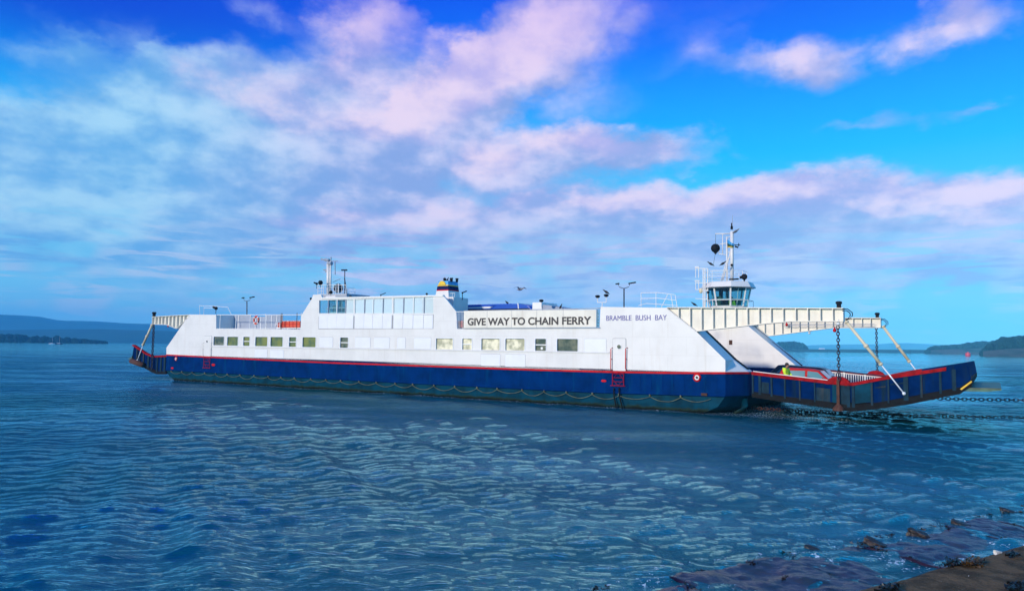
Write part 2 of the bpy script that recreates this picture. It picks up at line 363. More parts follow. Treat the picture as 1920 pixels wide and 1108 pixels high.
def text_part(name, txt, x0, x1, z0, z1, y, matn, parent, off=0.0, depth=.01, spacing=1.0):
    cu = bpy.data.curves.new(name, 'FONT'); cu.body = txt; cu.size = 1; cu.extrude = depth; cu.offset = off; cu.space_word = spacing
    t = bpy.data.objects.new(name, cu); COL.objects.link(t); dg = bpy.context.evaluated_depsgraph_get(); dg.update()
    me = bpy.data.meshes.new_from_object(t.evaluated_get(dg)); bpy.data.objects.remove(t)
    xs = [v.co.x for v in me.vertices]; ys = [v.co.y for v in me.vertices]; a, b, c, d = min(xs), max(xs), min(ys), max(ys)
    for v in me.vertices:
        px = (v.co.x-a)/(b-a); pz = (v.co.y-c)/(d-c); v.co = (x0+(x1-x0)*px, y-v.co.z, z0+(z1-z0)*pz)
    me.materials.clear(); me.materials.append(M[matn]); o = bpy.data.objects.new(name, me); COL.objects.link(o); o.parent = parent; return o

# ================================================================== FERRY
F = empty('chain_ferry', (OX, OY, 0), TH, 'long white and blue chain ferry with red stripe, funnel and end ramps, crossing the channel', 'ferry')
def L(u, v, y=0.0): x, z = S(u, v, y); return Vector((x, y, z))
BM = 15.7; CW = 2.4
_red = [S(*p) for p in [(312, 664.2), (400, 668.6), (500, 673.4), (620, 678.7), (820, 685.3), (1000, 691.5), (1146, 695.4), (1250, 697), (1359, 697.2)]]
_rx = [p[0] for p in _red]; _rz = [p[1] for p in _red]
def red(x): return float(np.interp(x, _rx, _rz))
XS = -58.45
def kn(x): return float(np.interp(x, [-58, -34, -9, 0], [1.0, .92, .92, 1.08]))
def plan(ie, iside, zf, xs=None, wside=None):
    """closed ring of the hull plan, ends inset by ie, sides by iside"""
    x0, x1 = XS+ie, 0-ie; n = 40; pts = []
    for i in range(n+1):
        x = x0+(x1-x0)*i/n; pts.append((x, iside, zf(x)))
    pts += [(x1+.95, 1.5+iside, zf(x1)), (x1+.95, BM-1.5-iside, zf(x1))]
    for i in range(n+1):
        x = x1+(x0-x1)*i/n; pts.append((x, BM-iside, zf(x)))
    pts += [(x0-.95, BM-1.5-iside, zf(x0)), (x0-.95, 1.5+iside, zf(x0))]
    return pts
hb = MB(); hb.loft([plan(3.6, .5, lambda x: -1.2), plan(1.5, .14, lambda x: -.05), plan(.5, .08, lambda x: .42), plan(.05, .06, lambda x: kn(x)-.04), plan(.0, .06, kn)])
hull_low = hb.build('hull_bottom', 'teal_paint', F)
hb = MB(); hb.loft([plan(0, 0, kn), plan(0, 0, lambda x: 1.5)])
for sgn in (0, 1):                       # blue side casings above the vehicle deck
    def sideplan(zf):
        n = 40; xs = [XS+(0-XS)*i/n for i in range(n+1)]
        pts = [(x, 0 if not sgn else BM, zf(x)) for x in xs]+[(.95, 1.5 if not sgn else BM-1.5, zf(0)), (.95, CW if not sgn else BM-CW, zf(0)), (XS-.95, CW if not sgn else BM-CW, zf(XS)), (XS-.95, 1.5 if not sgn else BM-1.5, zf(XS))]
        return pts
    hb.loft([sideplan(lambda x: 1.5), sideplan(lambda x: red(x)-.01)])
hull = hb.build('hull', 'blue_paint', F)
# rubbing strake along the knuckle and the red stripe
st = MB()
for i in range(60):
    xa, xb = XS+.0+(0-XS)*i/60, XS+(0-XS)*(i+1)/60
    st.add([(xa, -.05, kn(xa)-.02), (xb, -.05, kn(xb)-.02), (xb, .02, kn(xb)-.06), (xa, .02, kn(xa)-.06), (xa, -.05, kn(xa)+.05), (xb, -.05, kn(xb)+.05), (xb, .02, kn(xb)+.12), (xa, .02, kn(xa)+.12)],
           [(0, 1, 5, 4), (4, 5, 6, 7), (0, 3, 2, 1)])
st.build('strake', 'blue_paint', F)
rs = MB()
def band(pts, h, out):
    for a, b in zip(pts[:-1], pts[1:]):
        a = Vector(a); b = Vector(b); d = (b-a); nrm = Vector((d.y, -d.x, 0)).normalized()*out; hv = Vector((0, 0, h))
        rs.add([a+nrm-hv, b+nrm-hv, b-hv, a-hv, a+nrm, b+nrm, b, a], [(0, 3, 2, 1), (4, 5, 6, 7), (0, 1, 5, 4), (1, 2, 6, 5), (2, 3, 7, 6), (3, 0, 4, 7)])
band([(XS+(-XS)*i/40, 0, red(XS+(-XS)*i/40)) for i in range(41)]+[(.95, 1.5, red(0)), (.95, CW, red(0))], .12, .045)
rs.build('red_stripe', 'red_paint', F)
vd = MB(); vd.box(XS-.9, .93, CW-.02, BM-CW+.02, 1.44, 1.52); vd.build('vehicle_deck', 'deck', F)
# vertical stains / frames telegraphing through the blue plating near the bow
fr = MB()
for u in (1179, 1200, 1221, 1242, 1262, 1283, 1322, 1343):
    x = S(u, 705)[0]; fr.box(x-.03, x+.03, -.022, .01, 1.25, 2.15)
for i in range(46):
    x = -57+i*1.05; fr.box(x-.09, x+.09, -.03, .01, red(x)-.30, red(x)-.172)
fr.each('frame_bracket', 'blue_paint', F)

# ---- near casing wall
def PX(l, y=0): return [S(u, v, y) for u, v in l]
low = [(x, red(x)) for x in [XS+(0-XS)*i/12 for i in range(13)]]
def casing_outline(xbow, xst):
    o = list(low); o[-1] = (xbow, red(0)); o[0] = (xst, red(XS)); return o
topn = PX([(1360, 675), (1304, 620), (1250, 577), (1126, 575.3), (1124, 615.5), (857, 616.7), (563.5, 617.4), (405.3, 616.8), (405.3, 590), (355, 589.6), (312, 652)])
holes = []; WIN = []
def addwin(u0, u1, v0, v1, kind):
    x0, z1 = S(u0, v0); x1, z0 = S(u1, v1); holes.append(rrect(x0, x1, z0, z1, .07)); WIN.append((x0, x1, z0, z1, kind))
for u0, u1, k in [(400.8, 420, 'g'), (426.3, 446, 'o'), (456.5, 468, 's'), (479, 501.3, 'o'), (507.5, 530, 'o'), (542.3, 555, 's'), (567.5, 591.9, 'o'), (638, 652.6, 'd'),
                  (817.5, 849.3, 'c'), (866.8, 884.8, 'sc'), (902.5, 937.2, 'c'), (947.5, 984, 'c2'), (1003.4, 1024, 'sd'), (1044.3, 1083.8, 'g')]:
    v0 = float(np.interp(u0, [400, 592, 820, 1084], [630.8, 631.9, 634, 635])); v1 = float(np.interp(u1, [400, 592, 820, 1084], [647.3, 651.3, 655.6, 659.3])); addwin(u0, u1, v0, v1, k)
front = casing_outline(0, XS)+topn
back = casing_outline(.95, XS-.95)+topn
pl = plate(front, holes, 0, CW, .14, mids=[(1.5, back)])
casing = pl.build('side_casing', 'white_paint', F)
for x0, x1, z0, z1, k in WIN:
    wm = {'g': 'grey_glass', 'o': 'olive_glass', 's': 'olive_glass', 'd': 'grey_glass', 'sd': 'grey_glass', 'c': 'cream_lit_glass', 'c2': 'cream_lit_glass', 'sc': 'cream_lit_glass'}[k]
    fm = MB(); fm.prism(rrect(x0-.03, x1+.03, z0-.03, z1+.03, .08), -.012, .0); 
    g = plate(rrect(x0-.035, x1+.035, z0-.035, z1+.035, .08), [rrect(x0+.015, x1-.015, z0+.015, z1-.015, .06)], -.02, .03, through=True)
    fo = g.build('window', 'panel_paint', F)
    gp = MB(); gp.box(x0-.0, x1+.0, .10, .13, z0, z1); gp.build('glass', wm, fo)
    if k in ('s', 'd', 'sc', 'sd'):
        mm = MB(); mz = z0+(z1-z0)*.5; mm.box(x0+.01, x1-.01, .03, .11, mz-.035, mz+.035); mm.build('mullion', 'trim_white', fo)
    if k == 'sd':
        mm = MB(); mm.lathe((0, 0, 0), [(.0, 0), (.09, .0), (.09, .02), (0, .02)], 14); d = mm.build('vent', 'trim_white', fo); d.rotation_euler = (R(90), 0, 0); d.location = ((x0+x1)/2+.05, .09, z0+.2)
def blank(u0, u1, v0, v1, name='blank_panel', out=.022):
    x0, z1 = S(u0, v0); x1, z0 = S(u1, v1); b = MB(); b.prism(rrect(x0, x1, z0, z1, .07), -out, .0)
    o = b.build(name, 'panel_paint', F)
    e = MB(); e.prism(rrect(x0-.018, x1+.004, z0-.004, z1+.018, .08), -.006, 0); e.build('seam', 'seam', o); return o
for u0, u1 in [(599.7, 624), (666.5, 694.4), (701.7, 730.5), (745.5, 760.3), (777, 808), (1095.6, 1137)]:
    blank(u0, u1, float(np.interp(u0, [600, 1137], [632, 635])), float(np.interp(u1, [600, 1137], [651, 660])))
for u0, u1, v0, v1 in [(478.3, 501, 654.8, 671), (507.5, 532, 655.5, 672), (902, 937.7, 663.4, 686.5), (947.5, 985, 664, 688)]: blank(u0, u1, v0, v1)
lg = MB(); x0, z0 = S(397, 650.3); x1, z1 = S(1143, 662); lg.add([(x0, -.05, z0), (x1, -.05, z1), (x1, 0, z1), (x0, 0, z0), (x0, -.05, z0+.05), (x1, -.05, z1+.05), (x1, 0, z1+.09), (x0, 0, z0+.09)], [(0, 3, 2, 1), (4, 5, 6, 7), (0, 1, 5, 4), (1, 2, 6, 5), (3, 0, 4, 7)])
lg.build('ledge', 'white_paint', F)
def door(u0, u1, v0, v1, pu, pv, pr):
    x0, z1 = S(u0, v0); x1, z0 = S(u1, v1); d = MB(); d.prism(rrect(x0, x1, red((x0+x1)/2)+.02, z1, .08), -.035, 0); o = d.build('door', 'white_paint', F)
    s_ = MB(); s_.prism(rrect(x0-.03, x1+.03, red((x0+x1)/2)+.015, z1+.03, .09), -.008, 0); s_.build('door_frame', 'seam', o)
    p = L(pu, pv); c = MB(); c.lathe((0, 0, 0), [(0, 0), (pr, 0), (pr, .03), (0, .03)], 20); q = c.build('porthole', 'black' if pr < .12 else 'grey_glass', o); q.rotation_euler = (R(90), 0, 0); q.location = (p.x, -.034, p.z)
    r_ = MB(); r_.ring((p.x, -.05, p.z), (0, 1, 0), pr, .022, 20, 6); r_.build('porthole_rim', 'trim_white', o, True)
door(1149.5, 1173.5, 634.7, 695, 1161.3, 650, .145)
door(383.5, 396, 630, 668, 389, 640, .11)
def handrail(u, v0, v1, nm='door_handrail', mt='red_paint', r=.028):
    a = L(u, v0); b = L(u-.5, v1); h = MB(); h.tube([(a.x+.07, -.0, a.z+.02), (a.x+.07, -.1, a.z+.02), (a.x, -.14, a.z-.05), (b.x, -.14, b.z+.1), (b.x+.05, -.1, b.z+.02), (b.x+.05, 0, b.z)], r, 6)
    h.box(a.x-.03, a.x+.03, -.15, 0, (a.z+b.z)/2-.02, (a.z+b.z)/2+.02); h.build(nm, mt, F, True)
handrail(1147.2, 652.5, 694); handrail(1174.8, 652.5, 694)
handrail(382.5, 643, 667, 'door_handrail', 'cream_paint', .02); handrail(397, 643, 667, 'door_handrail', 'cream_paint', .02)
def ladder(u0, u1, v0, v1, mt, y=-.09):
    a = L(u0, v0); b = L(u1, v1); l = MB()
    for x in (a.x, b.x): l.tube([(x, y, a.z), (x, y, b.z)], .024, 6)
    for k in range(4):
        z = b.z+(a.z-b.z)*k/3.3; l.tube([(a.x, y, z), (b.x, y, z)], .018, 6)
    l.tube([(a.x-.15, y, b.z), (b.x+.1, y, b.z)], .03, 6); l.tube([(a.x, y, a.z), (a.x, .02, a.z)], .03, 6); l.tube([(b.x, y, a.z), (b.x, .02, a.z)], .03, 6)
    # diamond brace between the rails
    mx = (a.x+b.x)/2; zz = (a.z+b.z)/2; l.tube([(a.x, y, zz), (mx, y, a.z), (b.x, y, zz), (mx, y, b.z)], .022, 5, closed=True)
    l.build('boarding_ladder', mt, F)
ladder(1149.5, 1170.5, 698, 723.5, 'dark_red'); ladder(384, 394.5, 670, 690, 'dark_red')
lp = MB()
for u, uu in ((1152, 1156), (1162, 1167)):
    a = L(u, 727); b = L(u+1, 744); c = L(uu, 757); e = L(uu+2, 764); lp.tube([(a.x, -.1, a.z), (b.x, -.12, b.z), (c.x, -.14, c.z), (e.x, -.05, e.z-.3)], .045, 6)
lp.each('fender_pipe', 'dark_steel', F, True)
mk = MB()
for u, v, ru in [(1132, 714, .20), (400, 684, .3), (323, 690, .25)]:
    p = L(u, v); mk.sphere((p.x, 0, p.z), ru, 12, 6, (1, .12, .45))
mk.each('draught_mark', 'red_paint', F, True)
def fairlead(u, v, r, parent=F):
    p = L(u, v); b = MB(); b.ring((0, 0, 0), (0, 1, 0), r, r*.3, 24, 8); o = b.build('fairlead', 'red_paint', parent, True, (p.x, -.02, p.z))
    c = MB(); c.ring((0, -.02, 0), (0, 1, 0), r*.58, r*.24, 24, 8); c.build('fairlead_ring', 'trim_white', o, True)
    d = MB(); d.sphere((0, 0, 0), r*.42, 12, 8, (1, .25, 1)); d.build('fairlead_hole', 'black', o, True)
fairlead(1307.2, 707.8, .2); fairlead(330.5, 672.5, .17)
# scalloped fender rope
x = -57.4; rp = MB(); k = 0
while x < -1.6:
    wd = random.uniform(1.75, 2.15); sg_ = random.uniform(.16, .32); a = kn(x)-.14; pts = [(x+wd*t/8., -.07, a-sg_*(1-(2*t/8.-1)**2)*random.uniform(.95, 1.05)) for t in range(9)]
    rp.tube(pts, .019, 5); rp.box(x-.04, x+.04, -.06, .07, a-.02, a+.12); x += wd
rp.build('fender_rope', 'rope', F, True)
rb = MB(); p = L(1322, 740); rb.box(p.x-.2, p.x+.15, -.12, .05, p.z-.05, p.z+.1); rb.build('rope_bracket', 'rust', F)
# dark slot down the inner edge of each sloping end and its raised seam
slp = MB()
def slope_pt(x): return float(np.interp(x, [p[0] for p in _slp], [p[1] for p in _slp]))+.01
_slp = sorted([S(1250, 577), S(1304, 620), S(1360, 675)])+[(.95, red(0))]
for (ya, yb, dx) in ((1.85, 2.38, 0), ):
    for xa, xb in zip([-1.9, -1.0, 0.0], [-1.0, 0.0, .78]):
        slp.add([(xa+dx, ya, slope_pt(xa)+.012), (xb+dx, ya, slope_pt(xb)+.012), (xb+dx, yb, slope_pt(xb)+.012), (xa+dx, yb, slope_pt(xa)+.012), (xa+dx, ya, slope_pt(xa)-.2), (xb+dx, ya, slope_pt(xb)-.2), (xb+dx, yb, slope_pt(xb)-.2), (xa+dx, yb, slope_pt(xa)-.2)],
                [(0, 1, 2, 3), (4, 7, 6, 5), (0, 4, 5, 1), (1, 5, 6, 2), (2, 6, 7, 3), (3, 7, 4, 0)])
slp.build('slope_slot', 'dark_steel', F)
# bent chain guide at the bow corner
cg = MB(); a = L(1399, 750, 2); cg.tube([(a.x, 1.6, a.z+.1), (a.x+.05, 1.5, a.z-.3), (a.x-.25, 1.4, a.z-.75), (a.x-.7, 1.3, a.z-1.1)], .22, 8); cg.build('chain_guide', 'teal_paint', F, True)
# ---- far casing
farlow = [(x, red(x)) for x in [XS-.9, -45, -30, -15, 1.4]]
ft = [(-3.2, 6.42), (-9.2, 6.42), (-9.2, 5.3), (-24, 5.3), (-24, 6.2), (-44, 6.2), (-44, 5.3), (-52, 5.3), (-52, 6.5), (-54.9, 6.5)]
fs_ = MB(); q0 = L(1448.5, 640, BM-.9); q1 = L(1505, 686, BM-.9); fs_.tube([(q0.x-.12, BM-.75, q0.z-.1), (q1.x-.12, BM-.75, q1.z-.05)], .13, 4); fs_.build('slope_slot', 'dark_steel', F)
fc = MB(); fc.prism(farlow+ft, BM-CW, BM); fc.build('far_casing', 'white_paint', F)
mk = MB(); p = L(1370, 642, BM-CW); mk.box(p.x-.13, p.x+.13, BM-CW-.01, BM-CW, p.z-.18, p.z+.18); mk.build('notice', 'rust', F)

# ---- upper bulwark with its glazed wind screen
up = PX([(563.5, 617.4), (857, 616.7), (855, 583.7), (830.8, 553.8), (604, 558.6), (602, 552.5), (587, 552.5), (585, 559.5), (565.4, 591)])
cols = [[598.4, 614.7, 631.3, 647.2, 662.9], [665.2, 682.7, 699, 717.4, 735], [737.8, 755.8, 774.8, 794.3, 812.3]]
gh = []
def vt(u): return 563.2-(u-598)*6.3/214
def quad(u0, u1, va0, va1, vb):
    return [S(u0, vb), S(u1, vb), S(u1, va1), S(u0, va0)]
for c in cols: gh.append(quad(c[0], c[-1], vt(c[0]), vt(c[-1]), 587.3))
ub = plate(up, gh, .0, .16, through=True).build('upper_bulwark', 'white_paint', F)
for ci, c in enumerate(cols):
    for i in range(4):
        u0, u1 = c[i], c[i+1]; q = quad(u0, u1, vt(u0), vt(u1), 587.3)
        g = MB(); g.prism(q, .07, .085); pane = g.build('screen_pane', 'screen_glass' if ci == 0 and i < 3 else 'screen_pale', F)
        if i:
            m_ = MB(); xx = q[0][0]; m_.box(xx-.035, xx+.035, .0, .12, q[0][1], q[3][1]); m_.build('mullion', 'grey_paint' if i != 2 else 'trim_white', pane)
        x0, z1 = S(u0, 590.2); x1, z0 = S(u1, 616.6)
        b = MB(); b.box(x0+.03, x1-.03, -.03, 0, z0+.03, z1-.02); b.build('lower_panel', 'panel_paint', F)
s_ = MB(); x0, z0 = S(597, 617.2); x1, z1 = S(813, 590); s_.box(x0, x1, -.008, 0, z0+.0, z1+.02); s_.build('panel_seam', 'seam', F)
cp = MB(); a = L(603, 558.6); b = L(831, 553.8); cp.add([(a.x, -.06, a.z-.08), (b.x, -.06, b.z-.08), (b.x, .22, b.z-.08), (a.x, .22, a.z-.08), (a.x, -.06, a.z+.03), (b.x, -.06, b.z+.03), (b.x, .22, b.z+.03), (a.x, .22, a.z+.03)], [(0, 3, 2, 1), (4, 5, 6, 7), (0, 1, 5, 4), (1, 2, 6, 5), (2, 3, 7, 6), (3, 0, 4, 7)])
cp.build('coping', 'trim_white', F)
# funnel casing
yc = .9; x1c, zt = S(850.3, 556.5, yc); cb = MB(); cb.box(x1c-3.2, x1c, yc, yc+1.9, 5.15, zt); bev(cb.build('funnel_casing', 'white_paint', F), .03)
cr_ = MB()
for k in range(5): 
    xx = x1c-1.0+k*.22; cr_.tube([(xx, yc+.3, zt), (xx, yc+.3, zt+.32)], .018, 5)
cr_.tube([(x1c-1.0, yc+.3, zt+.32), (x1c-.12, yc+.3, zt+.32)], .018, 5); cr_.build('casing_rail', 'trim_white', F)
yf = 1.0; xl, zb = S(816.3, 556, yf); xr, _ = S(841, 556, yf); _, ztop = S(830, 526.5, yf); xlt, _ = S(820.5, 526.5, yf); xrt, _ = S(838.3, 526.5, yf)
def fz(v): return S(830, v, yf)[1]
levels = [(zb-.1, 0), (fz(545), 1), (fz(543), 2), (fz(536), 3), (fz(534), 4), (ztop, None)]
fb = MB(); yb2 = yf+1.45
for (za, mi), (zc, _) in zip(levels[:-1], levels[1:]):
    fb.cur = mi
    def rg(z):
        t = (z-zb)/(ztop-zb); a = xl+(xlt-xl)*t; b = xr+(xrt-xr)*t; yn = yf+.1*t; yq = yb2-.1*t; return [(a, yn, z), (b, yn, z), (b, yq, z), (a, yq, z)]
    fb.loft([rg(za), rg(zc)], cap=(mi == 4))
fun = fb.build('funnel', ['white_paint', 'red_paint', 'navy', 'sun_yellow', 'sky_blue'], F)
sb = MB(); cx = (xl+xr)/2-.05; cz = fz(534.2); pts = [(cx+.36*math.cos(R(a)), cz+.32*math.sin(R(a))*1.0) for a in range(0, 181, 20)]; sb.prism(pts, yf+.02, yf+.09); sb.build('sun_emblem', 'sun_yellow', fun)
ex = MB()
for k, (dx, dy) in enumerate([(.3, .5), (.65, .9), (1.0, .5), (1.15, 1.0)]): ex.lathe((xlt+dx, yf+dy, ztop-.05), [(.1, 0), (.1, .22), (.13, .24), (.13, .3), (.06, .3)], 10)
ex.each('exhaust_pipe', 'black', F)
# gate bars and orange raft container behind them
gb = MB(); a = L(856.5, 584.5); b = L(869.5, 616.5)
for k in range(6):
    xx = a.x+(b.x-a.x)*k/5; gb.tube([(xx, .03, b.z), (xx, .03, a.z)], .018, 5)
gb.tube([(a.x-.05, .03, a.z), (b.x+.05, .03, a.z)], .028, 6); gb.build('deck_gate', 'trim_white', F)

# ---- sign board
x0, zt0 = S(871.5, 583.3); x1, zt1 = S(1119.5, 580.4); zb0 = S(871.5, 615.3)[1]; zb1 = S(1119.5, 613.5)[1]
bd = MB(); bd.add([(x0, -.12, zb0), (x1, -.12, zb1), (x1, -.05, zb1), (x0, -.05, zb0), (x0, -.12, zt0), (x1, -.12, zt1), (x1, -.05, zt1), (x0, -.05, zt0)], [(0, 3, 2, 1), (4, 5, 6, 7), (0, 1, 5, 4), (1, 2, 6, 5), (2, 3, 7, 6), (3, 0, 4, 7)])
board = bd.build('sign_board', 'cream_paint', F)
sm = MB()
for u in (915, 961, 1008, 1057.5):
    xx = S(u, 600)[0]; sm.box(xx-.012, xx+.012, -.124, -.118, zb0, zt0-.03)
sm.each('board_joint', 'seam', board)
be = MB()
for q in (zt0-.01, zb0-.03): be.box(x0-.03, x1+.25, -.06, .04, q-.02, q+.04)
be.build('board_frame', 'grey_paint', board)
tx0, a0 = S(879, 596.8); tx1, a1 = S(1110.3, 593.2); c0 = S(879, 610.6)[1]; c1_ = S(1110.3, 608.3)[1]
text_part('sign_lettering', 'GIVE WAY TO CHAIN FERRY', tx0, tx1, (c0+c1_)/2, (a0+a1)/2, -.13, 'ink_black', board, .028)
ld = MB()
for u in (1120.8, 1123.6):
    xx = S(u, 600)[0]; ld.tube([(xx, -.05, zb1), (xx, -.05, zt1)], .02, 5)
for k in range(5): ld.tube([(S(1120.8, 600)[0], -.05, zb1+.2*k+.1), (S(1123.6, 600)[0], -.05, zb1+.2*k+.1)], .02, 5)
ld.build('board_ladder', 'rope', F)
tx0, a0 = S(1137.1, 591.2); tx1, a1 = S(1250.3, 590.8); c0 = S(1137.1, 601)[1]; c1_ = S(1250.3, 600.6)[1]
text_part('name_lettering', 'BRAMBLE  BUSH  BAY', tx0, tx1, (c0+c1_)/2, (a0+a1)/2, -.012, 'ink_blue', F, -.004)

# ---- promenade rail, inner panels with a wall's shade put into their grey
pr = MB(); a = L(406, 590.2); b = L(564, 590.2); zb_ = S(480, 617)[1]
for u in (412, 441.5, 468.7, 497, 564): xx = S(u, 600)[0]; pr.tube([(xx, .05, zb_-.03), (xx, .05, a.z)], .035, 6)
for z in (a.z, ): pr.tube([(a.x, .05, z), (b.x, .05, b.z)], .035, 6)
pr.tube([(a.x, .05, zb_+.05), (b.x, .05, zb_+.05)], .03, 6); pr.build('promenade_rail', 'trim_white', F)
pr = MB()
for u in (526, 528, 556): xx = S(u, 600)[0]; pr.tube([(xx, .04, zb_-.03), (xx, .04, a.z)], .03, 6)
pr.each('rusty_post', 'rust', F)
for u0, u1, v0 in [(406, 470, 592), (470, 500, 594), (500, 530, 591.5), (530, 562, 601)]:  # grey panels added for the shaded wall seen behind the rail
    x0, z1 = S(u0, v0, 2.0); x1, _ = S(u1, v0, 2.0); b = MB(); b.box(x0, x1, 2.0, 2.06, 5.12, z1); sc = b.build('shaded_wall_panel', 'grey_paint', F)
    n_ = 3; e = MB()
    for k in range(n_+1): xx = x0+(x1-x0)*k/n_; e.box(xx-.04, xx+.04, 1.96, 2.0, 5.15, z1)
    e.build('screen_post', 'trim_white', sc)
pw = MB()
for u, v0, v1 in [(409, 597, 614)]: a = L(u-2, v0, 1.9); b = L(u+3.5, v1, 1.9); pw.box(a.x, b.x, 1.9, 1.95, b.z, a.z)
pw.build('screen_door', 'seam', F)

# ---- gantries
def gantry(toppx, botpx, stx, y0, y1, name='ramp_gantry'):
    ym = (y0+y1)/2; yy = y0
    top = PX(toppx, yy); bot = PX(botpx, yy); g = MB()
    poly = bot+top[::-1]; g.prism(poly, ym-.04, ym+.04); o = g.build(name, 'cream_paint', F)
    fl = MB()
    def flange(pts, up):
        nonlocal fl
        for (xa, za), (xb, zb) in zip(pts[:-1], pts[1:]):
            fl.add([(xa, y0, za), (xb, y0, zb), (xb, y1, zb), (xa, y1, za), (xa, y0, za+up), (xb, y0, zb+up), (xb, y1, zb+up), (xa, y1, za+up)], [(0, 3, 2, 1), (4, 5, 6, 7), (0, 1, 5, 4), (1, 2, 6, 5), (2, 3, 7, 6), (3, 0, 4, 7)])
    flange(top, .05); fl.build('flange', 'cream_paint', o); fl = MB(); flange(bot, -.05); fl.build('flange', 'cream_paint', o)
    bx = [p[0] for p in bot]; bz = [p[1] for p in bot]; tx = [p[0] for p in top]; tz = [p[1] for p in top]
    if bx[0] > bx[-1]: bx, bz, tx, tz = bx[::-1], bz[::-1], tx[::-1], tz[::-1]
    s_ = MB()
    for u in stx:
        xx = S(u, 600, yy)[0]; s_.box(xx-.022, xx+.022, y0+.02, y1-.02, float(np.interp(xx, bx, bz)), float(np.interp(xx, tx, tz)))
    s_.each('stiffener', 'cream_paint', o); return o
gantry([(1250, 577.2), (1400, 577.6), (1581, 578.7)], [(1250, 577.6), (1304, 620.2), (1400, 609.4), (1446, 604.6), (1480, 601.6), (1581, 601.5)],
       [1271.8, 1293.3, 1314.8, 1336.2, 1357.2, 1378.7, 1400.7, 1422.9, 1445, 1468, 1491.5, 1514.3, 1537.8, 1561.2, 1580.4], .0, .55)
gantry([(1395, 593), (1480, 597), (1651, 596.6)], [(1395, 594), (1440, 629), (1451.6, 628), (1560.6, 613.8), (1651, 613.4)],
       [1433, 1449.5, 1465.7, 1481.7, 1498.3, 1513.9, 1529.5, 1545, 1561, 1579, 1599, 1615.6, 1632, 1650.5], BM-.55, BM)
gantry([(356, 590.6), (320, 592.3), (284.4, 594.6)], [(356, 592), (330, 615.6), (320, 611.4), (311, 608), (284.4, 607.3)],
       [284.8, 291, 297.3, 303.6, 310.3, 317, 324, 331, 338, 345], .0, .55)
gp = MB()
for dz in (.28, .40, .5):
    pts = [(S(u, 605, BM-.55)[0], BM-.6, S(u, 600, BM-.55)[1]+.0-dz) for u in (1470, 1560, 1640)]; gp.tube(pts, .02, 5)
gp.each('gantry_pipe', 'grey_paint', F)
def tipgear(u, v, y, s=1.0, ud=1):
    p = L(u, v, y); b = MB(); b.lathe((p.x, y, p.z), [(.12*s, 0), (.12*s, .24*s), (.17*s, .25*s), (.17*s, .36*s), (.1*s, .4*s)], 12); b.build('tip_lamp', 'black', F)
tipgear(1573, 578.3, .25); tipgear(1645, 596.4, BM-.3); tipgear(288.8, 594, .3, 1.3)
hs = MB()
for (u, v, y, r) in ((1583, 590, -.02, .32), (1653, 606, BM-.3, .32)):
    p = L(u, v, y)
    for q in (1, .72): hs.tube([(p.x-.1+.0, y, p.z+r*q), (p.x+.18*q, y, p.z+r*q*.95), (p.x+.4*q, y, p.z+r*.35*q), (p.x+.42*q, y, p.z-.05), (p.x+.25*q, y, p.z-r*.7), (p.x+.05, y, p.z-r)], .028, 6)
hs.each('hydraulic_hose', 'black', F, True)
for (u, v, y, r) in ((1572, 607, .2, .1), (1517.5, 624, BM-.3, .1)):
    p = L(u, v, y); b = MB(); b.sphere((p.x, y, p.z), r, 12, 8); b.tube([(p.x, y, p.z), (p.x, y, p.z+.25)], .03, 6); b.box(p.x-.16, p.x+.16, y-.05, y+.05, p.z+.1, p.z+.15); b.build('floodlight', 'lamp_glass', F, True)
for (u, v, y) in ((1565, 619.5, .4), (315.3, 611.6, .3), (1475, 609, BM-.7)):
    p = L(u, v, y); b = MB(); b.lathe((p.x, y, p.z-.1), [(.02, 0), (.09, .03), (.10, .14), (.05, .2), (.02, .3)], 10); b.build('red_lamp', 'red_paint', F, True)
def strut(u0, v0, u1, v1, u2, v2, y, r=.085):
    a, b, c = L(u0, v0, y), L(u1, v1, y), L(u2, v2, y); m_ = MB(); m_.tube([a, b], r, 10); m_.tube([a.lerp(b, .55), a.lerp(b, .6)], r*1.5, 10); m_.tube([a.lerp(b, .96), b], r*1.35, 10); m_.tube([a.lerp(b, .0), a.lerp(b, .04)], r*1.4, 10)
    o = m_.build('strut', 'cream_pipe', F, True); k = MB(); k.tube([b, c], r*.42, 8); k.sphere(c, r*1.1, 10, 6); k.build('strut_rod', 'lamp_glass', o, True)
strut(1586, 602, 1653, 684.5, 1695, 737.5, -.05); strut(1655, 611, 1706, 679, 1724, 703, BM-.25, .10); strut(285.6, 608.5, 268, 647, 257.5, 676, -.05, .11)
def chain_mesh(p0, p1, pitch, r, sag=0.0):
    p0, p1 = Vector(p0), Vector(p1); d = p1-p0; n = max(2, int(d.length/pitch)); t = d.normalized(); m_ = MB()
    a = Vector((0, 0, 1)) if abs(t.z) < .8 else Vector((1, 0, 0)); u = t.cross(a).normalized(); w_ = t.cross(u)
    for i in range(n):
        c = p0+d*(i+.5)/n - Vector((0, 0, sag*(1-(2*(i+.5)/n-1)**2))); s = u if i % 2 else w_
        pts = []
        for k in range(12):
            an = 2*math.pi*k/12; pts.append(c+t*math.cos(an)*pitch*.72+s*math.sin(an)*pitch*.45)
        m_.tube(pts, r, 5, closed=True)
    return m_
for (u, v0, v1, y, s_) in ((1571, 611, 712, -.12, 1), (1643, 614, 697, BM-.2, 1), (288.4, 609, 690, -.12, 1.4)):
    a = L(u, v0, y); b = L(u, v1, y); chain_mesh(a, (a.x, y, b.z), .165*s_, .029*s_).build('lifting_chain', 'navy_chain', F)

